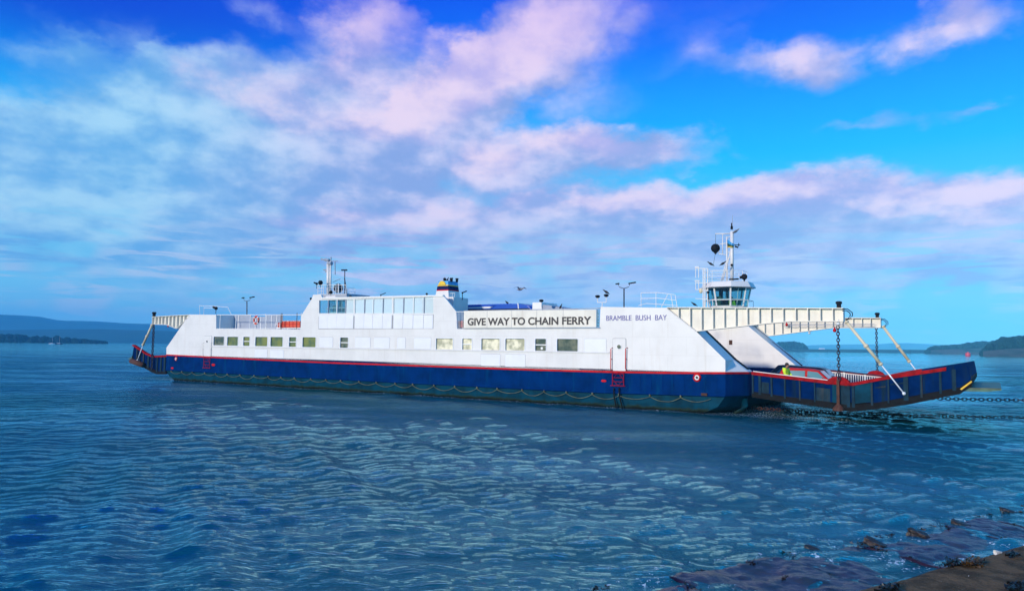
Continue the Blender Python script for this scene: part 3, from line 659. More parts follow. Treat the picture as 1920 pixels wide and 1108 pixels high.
# ---- ramps
def ramp(toppx, botpx, frames, hump, side):
    top = PX(toppx, 0.0); bot = PX(botpx, 0.0)
    r_ = MB(); r_.prism(bot+top[::-1], .1, .26); o = r_.build('ramp_bulwark', 'ramp_blue', F); r_ = MB(); r_.prism(bot+top[::-1], BM-.26, BM-.1); r_.build('ramp_bulwark', 'ramp_blue', F)
    bx = [p[0] for p in bot]; bz = [p[1] for p in bot]; tx = [p[0] for p in top]; tz = [p[1] for p in top]
    if bx[0] > bx[-1]: bx, bz, tx, tz = bx[::-1], bz[::-1], tx[::-1], tz[::-1]
    I = lambda x, X_, Z_: float(np.interp(x, X_, Z_))
    n = 30; xs = [bx[0]+(bx[-1]-bx[0])*i/n for i in range(n+1)]
    for ya, yb in ((.03, .30), (BM-.30, BM-.03)):
        rd = MB()
        for xa, xb in zip(xs[:-1], xs[1:]):
            if side > 0 and xb > bx[-1]-(.9 if ya < 5 else 3.2): break
            rd.add([(xa, ya, I(xa, tx, tz)-.16), (xb, ya, I(xb, tx, tz)-.16), (xb, yb, I(xb, tx, tz)-.16), (xa, yb, I(xa, tx, tz)-.16), (xa, ya, I(xa, tx, tz)+.012), (xb, ya, I(xb, tx, tz)+.012), (xb, yb, I(xb, tx, tz)+.012), (xa, yb, I(xa, tx, tz)+.012)], [(0, 3, 2, 1), (4, 5, 6, 7), (0, 1, 5, 4), (1, 2, 6, 5), (2, 3, 7, 6), (3, 0, 4, 7)])
        if hump:
            cx = hump; rd.prism([(cx+.62*math.cos(R(a)), I(cx, tx, tz)-.14+.44*math.sin(R(a))) for a in range(0, 181, 15)], ya-.03, yb+.04)
        rd.build('ramp_edge', 'ramp_red', o)
    fm = MB()
    for u, wdt in frames:
        xx = S(u, 720)[0]; fm.box(xx-wdt/2, xx+wdt/2, .03, .1, I(xx, bx, bz)+.02, I(xx, tx, tz)-.165)
    fm.each('ramp_frame', 'ramp_dark', o)
    # deck and its beams
    dk = MB(); under = [(x, z-.16) for x, z in zip(bx, bz)]; dk.prism([(x, z+.12) for x, z in zip(bx, bz)]+under[::-1], .28, BM-.28); dk.build('ramp_deck', 'dark_steel', o)
    gb_ = MB(); gb_.prism([(x, z+.14) for x, z in zip(bx, bz)]+[(x, z-.20) for x, z in zip(bx, bz)][::-1], .05, .095); gb_.build('ramp_girder', 'dark_steel', o)
    return o, (bx, bz, tx, tz)
bow_ramp, bq = ramp([(1409, 697.2), (1440, 701), (1560, 715), (1595, 718.2), (1659, 706), (1793, 686), (1815, 682)], [(1409, 738), (1470, 747.5), (1558, 758.5), (1595, 765), (1642, 760), (1706, 750.5), (1800, 731), (1822, 716)],
     [(1411, .10), (1424, .14), (1446, .1), (1471, .08), (1499, .08), (1527, .07), (1590, .16), (1599, .14), (1634, .10), (1665, .08), (1698, .22), (1727, .1), (1763, .1), (1789, .16)], S(1571, 717)[0], 1)
def rpanel(u0, u1, v0, v1, mt, out=.085):
    a, b, c, d = S(u0, v0), S(u1, v0+(u1-u0)*.12*(1 if u0 < 1590 else -1)), S(u1, v1+(u1-u0)*.12*(1 if u0 < 1590 else -1)), S(u0, v1); m_ = MB(); m_.prism([a, d, c, b], out, .105); m_.build('ramp_panel', mt, bow_ramp)
for a in [(1427, 1441, 716, 736, 'ramp_dark'), (1530, 1556, 726, 752, 'ramp_dark'), (1601, 1632, 722, 757, 'teal_paint'), (1560, 1568, 720, 757, 'teal_paint'), (1575, 1588, 722, 760, 'ramp_dark'), (1640, 1660, 726, 728, 'ramp_dark'), (1669, 1694, 720, 722, 'ramp_dark')]: rpanel(*a)
cb_ = MB(); a = L(1571, 712, -.05); b = L(1571, 768, -.05); cb_.box(a.x-.07, a.x+.07, -.1, .05, b.z, a.z); cb_.lathe((a.x, -.02, b.z-.05), [(.32, 0), (.3, .12), (.1, .35)], 10); cb_.build('chain_bar', 'rust', bow_ramp)
wl = MB(); pts = PX([(1412, 696.4), (1440, 700), (1560, 714), (1592, 717)], .3)
for (xa, za), (xb, zb) in zip(pts[:-1], pts[1:]): wl.tube([(xa, .33, za+.01), (xb, .33, zb+.01)], .035, 6)
wl.build('white_rail', 'trim_white', bow_ramp)
# yellow lip and hinged flap
yl = MB(); yl.prism([S(1800, 729), S(1803, 731), S(1823, 716), S(1821, 713.5)], .02, .16); yl.build('yellow_lip', 'yellow', bow_ramp)
def flap(px, y0, y1, nm='ramp_flap'):
    p = PX(px, 0); f = MB(); f.prism(p, y0, y1); o = f.build(nm, 'flap_grey', F); return o
fo = flap([(1803, 728), (1878, 729.5), (1878, 732), (1850, 734.5), (1800, 733)], .1, 9.5)
e = MB(); a = S(1803, 727.6); b = S(1876, 729.2); e.add([(a[0], .08, a[1]-.03), (b[0], .08, b[1]-.03), (b[0], .25, b[1]-.03), (a[0], .25, a[1]-.03), (a[0], .08, a[1]+.02), (b[0], .08, b[1]+.02), (b[0], .25, b[1]+.02), (a[0], .25, a[1]+.02)], [(4, 5, 6, 7), (0, 1, 5, 4), (2, 3, 7, 6)]); e.build('flap_edge', 'rope', fo)
# far footway railing on the ramp
yr = 14.0; rl = MB(); tp = PX([(1508, 689.6), (1580, 696.5), (1645, 703.5), (1662, 705)], yr); tx_ = [p[0] for p in tp]; tz_ = [p[1] for p in tp]
n = 36
for i in range(n+1):
    x = tx_[0]+(tx_[-1]-tx_[0])*i/n; z = float(np.interp(x, tx_, tz_)); rl.box(x-.028, x+.028, yr-.02, yr+.02, z-.95, z-.1)
for k in (0, 9, 18, 27, 36):
    x = tx_[0]+(tx_[-1]-tx_[0])*k/n; z = float(np.interp(x, tx_, tz_)); rl.box(x-.06, x+.06, yr-.04, yr+.04, z-1.0, z)
for a, b in zip(tp[:-1], tp[1:]): rl.tube([(a[0], yr, a[1]-.12), (b[0], yr, b[1]-.12)], .04, 6); rl.tube([(a[0], yr, a[1]-.9), (b[0], yr, b[1]-.9)], .03, 6)
rl.build('footway_railing', 'trim_white', bow_ramp)
hr = MB(); hr.tube([(a[0], yr-.05, a[1]) for a in tp], .045, 6); hr.build('footway_handrail', 'navy_chain', bow_ramp)
st_ramp, _ = ramp([(311, 666), (285, 667.2), (273, 662), (249.6, 646.4)], [(311, 698), (293, 698), (283, 694), (268, 685), (250, 677), (246.4, 669)], [(306, .3), (299, .25), (292, .2), (282, .15), (275, .3), (266, .2), (259, .2), (253, .2)], None, -1)
flap([(250, 673.5), (237, 673.2), (246, 668.5), (248, 668)], .1, 6)
bx_ = MB(); a = L(250, 675, -.05); bx_.tube([(a.x-.2, -.15, a.z-.1), (a.x+2.2, -.15, a.z-.5)], .28, 8); bx_.build('ramp_buffer', 'rust', st_ramp, True)

# ---- wheelhouses (octagonal, glass leaning outwards) on the far side
def octo(cx, cy, z, w, rot=0): 
    r = w/2/math.cos(R(22.5)); return [(cx+r*math.cos(R(22.5+45*k)), cy+r*math.sin(R(22.5+45*k)), z) for k in range(8)]
def wheelhouse(cx, cy, zb, sc=1.0):
    zt = zb+2.0*sc; W = 3.45*sc; Wb = W*.74; wt = W*.90
    z0 = zb-1.2
    b = MB(); b.loft([octo(cx, cy, z0, Wb), octo(cx, cy, zb+.12, Wb)]); wh = b.build('wheelhouse', 'white_paint', F)
    b = MB(); b.loft([octo(cx, cy, zt-.50*sc, W*1.0), octo(cx, cy, zt-.44*sc, W*1.13), octo(cx, cy, zt-.04*sc, W*1.0), octo(cx, cy, zt, W*.97)]); b.build('wheelhouse_roof', 'white_paint', wh)
    lo = octo(cx, cy, zb+.1, Wb); hi = octo(cx, cy, zt-.49*sc, wt)
    for k in range(8):
        j = (k+1) % 8; a, bb, c, d = Vector(lo[k]), Vector(lo[j]), Vector(hi[j]), Vector(hi[k])
        f = MB(); f.add([a, bb, c, d], [(0, 1, 2, 3)]); o = f.build('window', 'wheel_glass', wh)
        sm_ = o.modifiers.new('solid', 'SOLIDIFY'); sm_.thickness = .03
        g = MB(); g.tube([a, d], .07*sc, 6); mid = (a+bb)/2; mu = (c+d)/2
        if k == 6: g.tube([mid, mu], .03, 5)
        g.tube([a.lerp(d, .38), bb.lerp(c, .38)], .03, 5); g.tube([a, bb], .05, 5); g.build('window_frame', 'trim_white', wh)
    i_ = MB(); i_.box(cx-.5, cx+.7, cy+.2, cy+.9, zb-.2, zb+.75); i_.box(cx-.9, cx-.4, cy-.6, cy-.1, zb-.2, zb+.9); i_.build('console', 'green_interior', wh)
    i_ = MB(); i_.loft([octo(cx, cy, zt-.56*sc, wt*.94), octo(cx, cy, zt-.51*sc, wt*.94)]); i_.box(cx-.85, cx-.62, cy+.3, cy+.6, zb, zt-.55*sc); i_.box(cx+.2, cx+.3, cy-1.0, cy-.9, zb, zt-.55*sc); i_.build('ceiling_panel', 'black', wh)
    # roof rail
    r_ = MB(); ring = octo(cx-.2, cy, zt, W*.86)
    for zz in (.42*sc, .85*sc): r_.tube([(p[0], p[1], zt+zz) for p in ring], .02, 5, closed=True)
    for p in ring: r_.tube([p, (p[0], p[1], zt+.85*sc)], .02, 5)
    r_.build('roof_rail', 'trim_white', wh)
    # lower walkway rail in front of the windows
    r_ = MB(); ring = octo(cx, cy, zb+.55*sc, W*1.0)
    r_.tube(ring, .025, 5, closed=True)
    for p in ring: r_.tube([(p[0], p[1], zb-.3), p], .022, 5)
    r_.build('walkway_rail', 'trim_white', wh)
    return wh, zt
WY = 13.75
cxw = (S(1336, 540, 12)[0]+S(1370, 540, 12)[0])/2; zt12 = S(1352, 527, 12)[1]
whb, ztw = wheelhouse(cxw, WY, zt12-2.0)
u = 622; cxs = S(620, 560, 12)[0]; wst, zts = wheelhouse(cxs, WY, S(620, 553, 12)[1]-2.0)
sd_ = MB(); a = L(597.5, 553, 12.0); b = L(650, 553.5, 12.0); sd_.box(a.x, b.x, 12.0, 15.5, a.z-.42, a.z+.02); sd_.build('bridge_roof', 'grey_paint', F)

# ---- bow mast with its gear
def LT(mb, l, y, r, n=6): mb.tube([L(u, v, y) for u, v in l], r, n)
y = WY; mm = MB()
LT(mm, [(1372.5, 527), (1372.5, 434)], y, .14, 8); LT(mm, [(1363, 527), (1363, 444)], y, .07, 6); LT(mm, [(1355, 526), (1371, 468)], y, .05); LT(mm, [(1352, 527), (1362, 490)], y, .04)
for v in (443, 452, 462, 472, 483, 496, 508): LT(mm, [(1363, v+2), (1372, v)], y, .025)
mast = mm.build('mast', 'white_paint', F, True)
mm = MB(); LT(mm, [(1341.5, 438.5), (1370, 438)], y, .05); LT(mm, [(1355, 439), (1355, 477)], y, .035); LT(mm, [(1350, 458), (1363, 456)], y, .04); LT(mm, [(1348, 476), (1362, 478)], y, .04); LT(mm, [(1348, 458), (1348, 476)], y, .025); mm.build('yard', 'white_paint', mast, True)
mm = MB(); LT(mm, [(1373, 432), (1373.5, 404)], y, .018, 5); mm.build('whip_aerial', 'grey_paint', mast)
mm = MB(); LT(mm, [(1342, 439), (1341.5, 458)], y, .012, 4); LT(mm, [(1341.5, 474), (1337, 500)], y, .012, 4); p = L(1341.5, 465.5, y); mm.sphere(p, .36, 16, 10, (1, 1, 1)); mm.lathe((p.x, y, p.z-.5), [(.02, 0), (.28, .32)], 14); mm.build('day_shape', 'black', mast, True)
mm = MB(); LT(mm, [(1374, 459), (1388, 459.5)], y, .035); LT(mm, [(1385, 456), (1385, 462)], y, .03); LT(mm, [(1378, 462), (1384, 464)], y, .07); p = L(1372, 497, y-.2); mm.sphere(p, .1); p = L(1372, 430, y); mm.lathe(p, [(.1, 0), (.1, .2), (.05, .3), (.05, .5)], 8); mm.build('mast_lamp', 'dark_steel', mast)
def flagm(pts, name, mats):
    mb = MB(); n = len(pts)
    for mi, (q0, q1) in enumerate(mats[1]):
        mb.cur = mi
        for i in range(8):
            for s_ in (0,):
                a, b = i/8, (i+1)/8
                def P(t, k):
                    top = Vector(pts[0]).lerp(Vector(pts[1]), t); bt = Vector(pts[3]).lerp(Vector(pts[2]), t); v = top.lerp(bt, k); return v+Vector((0, .12*math.sin(t*7), 0))
                mb.add([P(a, q0), P(b, q0), P(b, q1), P(a, q1)], [(0, 1, 2, 3)])
    o = mb.build(name, mats[0], mast); q = o.modifiers.new('solid', 'SOLIDIFY'); q.thickness = .015
flagm([L(1363.5, 449, y-.15), L(1376.5, 458, y-.15), L(1375, 464, y-.15), L(1364, 464, y-.15)], 'flag', (['sky_blue', 'green_interior', 'sun_yellow'], [(0, .5), (.5, .85), (.85, 1)]))
mm = MB(); p = L(1395.5, 519, 13); mm.sphere(p, .24, 14, 8, (1, .6, 1)); mm.lathe((p.x, 13, p.z-.35), [(.06, 0), (.06, .3)], 8); p = L(1389.5, 520, 13); mm.sphere(p, .12); p = L(1376, 523, 12.6); mm.box(p.x-.35, p.x+.35, 12.5, 12.7, p.z-.07, p.z+.03); mm.build('searchlight', 'black', mast, True)
# side platforms left of the wheelhouse
mm = MB()
y = 12.4
for u in (1318.5, 1322, 1327): LT(mm, [(u, 580), (u, 503)], y, .045)
for v in (503, 530, 543, 560): LT(mm, [(1304, v), (1327, v+.5)], y, .03)
for u in (1304.5, 1310): LT(mm, [(u, 501), (u, 521)], y, .03); LT(mm, [(u, 526), (u, 543)], y, .03)
LT(mm, [(1303, 501), (1311, 501)], y, .06); LT(mm, [(1303, 526.5), (1312, 526.5)], y, .05)
for v in range(505, 580, 7): LT(mm, [(1318.5, v), (1322, v)], y, .02)
mm.build('access_ladder', 'trim_white', F)
mm = MB(); p = L(1314, 545, y); mm.sphere(p, .16, 10, 8, (1, .6, 1.4)); mm.build('life_jacket_box', 'cream_pipe', F, True)
# ---- stern mast
y = 13.0; mm = MB()
LT(mm, [(615.5, 556), (615.5, 492)], y, .19, 8); LT(mm, [(619.5, 556), (620, 490)], y, .11, 8)
for v in range(497, 552, 8): LT(mm, [(615, v), (620, v-1)], y, .04)
mast2 = mm.build('mast', 'white_paint', F, True)
mm = MB(); LT(mm, [(602.5, 486), (618, 488.5)], y, .12); LT(mm, [(610, 487), (617, 488.5)], y, .2); LT(mm, [(607, 506), (614, 506)], y, .1); LT(mm, [(611, 509), (614, 509)], y, .12); LT(mm, [(620.5, 482), (620.5, 492)], y, .07); LT(mm, [(615, 494), (622, 494)], y, .22)
LT(mm, [(620, 489.5), (632.5, 489.5)], y, .04); LT(mm, [(628, 489.5), (628.5, 515)], y, .06); mm.build('radar_arm', 'grey_paint', mast2)
mm = MB(); p = L(634.5, 540.5, y); mm.sphere(p, .52, 18, 12); mm.build('day_shape', 'black', mast2, True); 
mm = MB(); LT(mm, [(634.6, 550), (634.6, 532)], y-.55, .07); mm.build('shape_pole', 'trim_white', mast2)
mm = MB(); LT(mm, [(646, 556), (646.5, 507)], y, .05); LT(mm, [(650, 556), (648, 535), (646, 522)], y, .06); LT(mm, [(640.5, 506.5), (650.5, 506.5)], y, .09); LT(mm, [(624, 529), (638, 523)], y, .02); mm.build('aerial_pole', 'navy_chain', mast2)
mm = MB()
for v in (534, 552): LT(mm, [(596, v), (649, v+.5)], y-1, .03)
for u in (596, 603, 607, 614, 625, 630, 641, 649): LT(mm, [(u, 552), (u, 534)], y-1, .03)
for v in (540, 546): LT(mm, [(596, v), (606, v)], y-1, .02)
mm.build('bridge_rail', 'trim_white', mast2)
def camlamp(u, v, y, ln=5, nm='floodlight', par=None, dirr=-1, r=.16):
    p = L(u, v, y); m_ = MB(); q = L(u+dirr*ln, v-2.5*(ln/6), y); m_.tube([p, q], r*.55, 8); m_.sphere(p, r*.9, 10, 6); m_.tube([p, (p.x, y, p.z-.55)], .03, 5); return m_.build(nm, 'black', par or F, True)
camlamp(594, 532, 12, 5); camlamp(601, 530, 12, -2, r=.3); camlamp(620.5, 548, 12, 1, r=.22); camlamp(583, 560, .2, -1, r=.12); camlamp(657, 556.5, 3, -3, r=.14)
camlamp(405, 578, .5, 5, dirr=-1, r=.2); camlamp(714, 553, .2, 9, dirr=1, r=.06); camlamp(800, 551, .2, -2, r=.09); camlamp(867, 549, 1.2, 8, dirr=1, r=.08); camlamp(1328, 548, 12, -1, r=.12)
# ---- deck lamp posts with twin heads
def lamppost(u, v0, v1, y, s=1.0):
    a = L(u, v0, y); b = L(u, v1, y); m_ = MB(); m_.tube([a, b], .05*s, 8); m_.tube([b, b+Vector((-.35, -.1, .12))*s], .025*s, 5); m_.tube([b, b+Vector((.35, .1, .12))*s], .025*s, 5)
    o = m_.build('deck_lamp_post', 'navy_chain', F)
    for q in (-1, 1):
        h = MB(); c = b+Vector((q*.38, q*.1, .2))*s; h.tube([c, c+Vector((0, 0, .22))*s], .02*s, 5); c2 = c+Vector((0, 0, .16))*s; e = Vector((.45, .1, .07))*s*(1 if q > 0 else -.45)
        h.loft([[tuple(c2+e*t+Vector((0, dy, dz))*s) for dy, dz in ((-.09, -.03), (.09, -.03), (.07, .05), (-.07, .05))] for t in (-.1, 1)]); h.build('lamp_head', 'black', o)
lamppost(1170, 576, 541, 3.0, .95); lamppost(463, 590, 565, 2.5, 1.0)
def floodpair(u, v, v1, y, nm='floodlight'):
    p = L(u, v, y); b = MB(); b.tube([p, L(u, v1, y)], .03, 6); o = b.build('floodlight_post', 'trim_white', F); h = MB(); h.lathe((p.x, y, p.z-.1), [(.08, 0), (.16, .07), (.17, .16), (.08, .2)], 12); h.build('floodlight_head', 'black', o, True)
floodpair(1015, 564, 576, 3.0); floodpair(1120.5, 556, 567, 2.0); floodpair(1136.7, 554, 567, 2.0); floodpair(870.5, 567, 575, 3, )
fp = MB(); LT(fp, [(1120.5, 567), (1136.7, 567)], 2, .03); LT(fp, [(1129, 567), (1129, 577)], 2, .03); fp.build('lamp_bracket', 'trim_white', F)
# deck rails on the end blocks
def rail(name, pts, posts, y, r=.022):
    m_ = MB()
    for l in pts: LT(m_, l, y, r, 5)
    for l in posts: LT(m_, l, y, r, 5)
    return m_.build(name, 'trim_white', F)
rail('bow_rail', [[(1202, 549), (1232, 548.5), (1265, 552.5)], [(1202, 560), (1232, 559), (1268, 563)], [(1197, 573), (1212, 569), (1270, 573)]], [[(1202, 575), (1202, 549)], [(1230, 576), (1230, 548.5)], [(1240, 576), (1252, 552)], [(1262, 577), (1258, 552)], [(1270, 577), (1266, 553)]], 3.0)
rail('stern_rail', [[(374, 573), (403, 574), (427, 576)], [(382, 577), (403, 577.5)]], [[(375, 590), (374, 573)], [(382, 590), (383, 576)], [(434, 590), (427, 576)]], 1.5)
tag(F)

# ================================================================== things aboard
def place(root):   # put a thing modelled in ferry coordinates into the world without making it a part of the ferry
    root.rotation_euler = (0, 0, root.rotation_euler[2]+TH); p = root.location.copy(); root.location = OO+XA*p.x+YA*p.y+Vector((0, 0, p.z)); return root
# lifebuoy on the promenade rail
p = L(480.5, 601.5, -.08); lb = MB(); lb.ring((0, 0, .06), (0, 1, 0), .34, .085, 24, 8, squash=(1, 1)); 
LB = empty('lifebuoy', p, 0, 'orange and white lifebuoy with hanging grab line on the white promenade rail', 'lifebuoy'); lb.build('buoy_ring', 'orange', LB, True)
w_ = MB()
for a in (45, 135, 225, 315):
    c = Vector((.34*math.cos(R(a)), 0, .34*math.sin(R(a))+.06)); w_.sphere(c, .105, 8, 6, (1, 1, 1))
w_.build('reflective_band', 'trim_white', LB, True); w_ = MB(); w_.tube([(-.38, -.05, .1), (-.3, -.05, -.2), (0, -.05, -.56), (.3, -.05, -.2), (.38, -.05, .1)], .03, 5); w_.build('grab_line', 'trim_white', LB); place(LB)
# orange raft containers
def raft(u0, u1, v0, v1, y, label, nm='liferaft_container', depth=.8, rnd=False):
    a = L(u0, v0, y); b = L(u1, v1, y); o = empty(nm, ((a.x+b.x)/2, y, b.z), 0, label, 'liferaft'); w2 = (b.x-a.x)/2; h = a.z-b.z
    m_ = MB()
    if rnd: m_.sphere((0, depth/2, h/2), h/2, 14, 10, (w2/(h/2), 1, 1))
    else: m_.box(-w2, w2, 0, depth, .08, h)
    bev(m_.build('container_body', 'orange', o, rnd), .06 if not rnd else .001)
    s2 = MB(); k = int(max(2, w2*2/.45))
    for i in range(k+1):
        x = -w2+.05+(2*w2-.1)*i/k; s2.box(x-.025, x+.025, -.02, 0, .05, h+.02)
    s2.box(-w2, w2, -.025, -.005, h*.55, h*.6); s2.build('lashing_strap', 'red_paint' if not rnd else 'trim_white', o)
    s2 = MB(); s2.box(-w2, w2, .1, .2, 0, .09); s2.box(-w2, w2, depth-.2, depth-.1, 0, .09); s2.build('cradle', 'trim_white', o); return place(o)
raft(529, 563.5, 602.5, 615.5, .35, 'long orange liferaft container behind the promenade rail beside the sloping wall')
raft(516, 525.5, 604, 615.5, .5, 'small round orange canister behind the rusty rail post', depth=.6, rnd=True)
raft(857, 868, 601.5, 616, .4, 'dark orange container behind the bars of the small gate left of the sign board')

# blue double-decker coach
a = L(866, 571, 4.0); b = L(997.5, 571, 4.0); zt_ = L(930, 569.8, 4.0).z; x0, x1 = a.x-2.0, b.x
BUS = empty('coach', ((x0+x1)/2, 5.3, 1.55), 0, 'blue coach on the car deck, its roof showing above the sign board', 'bus'); w2 = (x1-x0)/2; H_ = zt_-1.55
prof = [(-w2, .3), (-w2, H_-.15), (-w2+.3, H_), (w2-2.1, H_), (w2-1.0, H_-.06), (w2-.35, H_-.22), (w2-.08, H_-.48), (w2, H_-1.6), (w2, .3)]
m_ = MB(); m_.prism(prof, -1.25, 1.25); bev(m_.build('body', 'bus_blue', BUS), .12, 3)
m_ = MB(); m_.prism([(-w2+.2, H_-1.5), (w2+.03, H_-1.5), (w2-.05, H_-.52), (w2-.3, H_-.40), (-w2+.2, H_-.40)], -1.27, 1.27); m_.prism([(-w2+.2, H_-3.6), (w2+.02, H_-3.6), (w2+.02, H_-2.5), (-w2+.2, H_-2.5)], -1.27, 1.27); m_.build('window', 'black', BUS)
m_ = MB(); m_.prism([(-w2+.1, H_-.33), (w2-4.0, H_-.33), (w2-3.7, H_-.2), (-w2+.1, H_-.2)], -1.285, 1.285); m_.build('roof_stripe', 'trim_white', BUS)
for x in (-w2+2, w2-2.3):
    for s_ in (-1, 1):
        m_ = MB(); m_.ring((x, s_*1.1, .5), (0, 1, 0), .36, .14, 20, 8); m_.sphere((x, s_*1.1, .5), .26, 12, 8, (1, .4, 1)); m_.build('wheel', 'rubber', BUS, True)
m_ = MB(); xx = S(971, 575, 4.0)[0]-(x0+x1)/2; m_.prism([(xx, H_-.42), (xx+.08, H_-.42), (xx+.02, H_+.02), (xx-.06, H_+.02)], -1.28, 1.28); m_.build('front_pillar', 'trim_white', BUS); place(BUS)
# white lorry ahead of it
a = L(998, 567, 4.2); b = L(1016, 567, 4.2); zt_ = a.z; x0 = a.x; x1 = L(1063, 575, 4.2).x
LO = empty('lorry', ((x0+x1)/2, 5.4, 1.55), 0, 'white lorry on the car deck, box and low roof above the sign board', 'lorry'); w2 = (x1-x0)/2; H_ = zt_-1.55; xb = b.x-(x0+x1)/2; h2 = L(1030, 574.5, 4.2).z-1.55; h3 = L(1063, 577.5, 4.2).z-1.55
m_ = MB(); m_.prism([(-w2, .8), (-w2, H_), (xb, H_), (xb, .8)], -1.2, 1.2); bev(m_.build('box_body', 'trim_white', LO), .04)
m_ = MB(); m_.prism([(xb+.03, .8), (xb+.03, h2+.15), (xb+.6, h2+.1), (w2-.2, h3), (w2, h3-.25), (w2, .8)], -1.15, 1.15); bev(m_.build('cab', 'grey_paint', LO), .05)
for x in (-w2+1, w2-1):
    for s_ in (-1, 1):
        m_ = MB(); m_.ring((x, s_*1.05, .45), (0, 1, 0), .32, .13, 20, 8); m_.sphere((x, s_*1.05, .45), .24, 12, 8, (1, .4, 1)); m_.build('wheel', 'rubber', LO, True)
place(LO)

# cars on the bow ramp
def deckz(x): return float(np.interp(x, [0, 1.5, 6.8], [1.5, 1.42, 1.0]))
def car(name, cx, cy, paint, label, Lc=4.1, Wc=1.7, Hc=1.48, estate=False, pitch=None, dz=0, cat='car'):
    o = empty(name, (cx, cy, deckz(cx)+dz), 0, label, cat)
    hl = Lc/2
    rear = -hl+.12
    lower = [(-hl, .35), (-hl+.02, .75), (-hl+.1, .92), (hl-1.15, .96), (hl-.3, .82), (hl-.02, .62), (hl, .35), (hl-.6, .24), (-hl+.5, .24)]
    cab = [(-hl+.10, .90), (-hl+.32, Hc-.12), (-hl+.6, Hc-.02), (-.15, Hc), (.45, Hc-.06), (hl-1.0, .94)] if not estate else [(-hl+.05, .90), (-hl+.55, Hc-.04), (-hl+.9, Hc), (.9, Hc-.02), (1.2, Hc-.1), (hl-.75, .94)]
    m_ = MB(); m_.prism(lower, -Wc/2, Wc/2); bev(m_.build('body', paint, o), .08, 3)
    def cabring(y0, y1): return
    n = len(cab); t = .13
    m_ = MB(); 
    def inset(pt): return (Wc/2-.04) - t*max(0, (pt[1]-.9)/(Hc-.9))
    ra = [(x, -inset((x, z)), z) for x, z in cab]; rb_ = [(x, inset((x, z)), z) for x, z in cab]; m_.loft([ra, rb_]); bev(m_.build('cabin', paint, o), .05, 2)
    # side glass
    def gl(poly, nm='window'):
        for s_ in (-1, 1):
            g = MB(); vs = [(x, s_*(inset((x, z))+.008), z) for x, z in poly]; g.add(vs, [tuple(range(len(vs)))]); k = g.build(nm, 'car_glass', o); q = k.modifiers.new('s', 'SOLIDIFY'); q.thickness = .012
    zt = Hc-.13
    if not estate:
        gl([(-hl+.62, .96), (-.35, .96), (-.35, zt), (-hl+.62, zt-.06)]); gl([(-.2, .96), (hl-1.22, .96), (.38, zt-.03), (-.2, zt)])
    else:
        gl([(-hl+.5, .96), (-.4, .96), (-.4, zt), (-hl+.9, zt)]); gl([(-.3, .96), (hl-1.05, .96), (1.0, zt-.05), (-.3, zt)])
    fx0, fz0 = cab[-1]; fx1, fz1 = cab[-2]
    g = MB(); d = Vector((fx1-fx0, 0, fz1-fz0)); nn_ = Vector((-(d.z), 0, d.x)); nn_ = nn_.normalized()*(-.012 if nn_.z < 0 else .012)
    a, b = .06, .93; A0 = Vector((fx0, 0, fz0)); w0 = Wc/2-.12; g.add([A0+d*a+nn_+Vector((0, -w0, 0)), A0+d*a+nn_+Vector((0, w0, 0)), A0+d*b+nn_+Vector((0, w0-.1, 0)), A0+d*b+nn_+Vector((0, -w0+.1, 0))], [(0, 1, 2, 3)])
    k = g.build('windscreen', 'car_glass', o); q = k.modifiers.new('s', 'SOLIDIFY'); q.thickness = .012
    for x in (-hl+.8, hl-.8):
        for s_ in (-1, 1):
            w3 = MB(); w3.ring((x, s_*(Wc/2-.1), .31), (0, 1, 0), .23, .09, 20, 8); wo = w3.build('wheel', 'rubber', o, True); w3 = MB(); w3.sphere((x, s_*(Wc/2-.1), .31), .17, 12, 8, (1, .4, 1)); w3.build('wheel_rim', 'lamp_glass', wo, True)
    for s_ in (-1, 1):
        h_ = MB(); h_.sphere((hl-.12, s_*(Wc/2-.25), .68), .15, 10, 6, (1, 1.2, .7)); h_.build('headlight', 'lamp_glass', o, True)
        h_ = MB(); h_.sphere((hl-1.35, s_*(Wc/2+.06), .98), .09, 8, 6, (.7, 1.1, .8)); h_.build('door_mirror', paint, o, True)
    place(o); o.rotation_euler = (Matrix.Rotation(TH, 3, 'Z') @ Matrix.Rotation(pitch or .05, 3, 'Y')).to_euler(); return o
xr_ = S(1455, 700, 4.2)[0]
car('hatchback', S(1455, 700, 4.2)[0]+2.0, 5.0, 'car_red', 'red hatchback driving up the bow ramp behind the worker in yellow', 4.1, 1.7, 1.5, dz=-.02)
car('estate_car', S(1440, 690, 8.4)[0]+2.35, 9.3, 'car_dark', 'dark navy estate car on the ramp beyond the red hatchback', 4.7, 1.8, 1.5, True, dz=-.05)

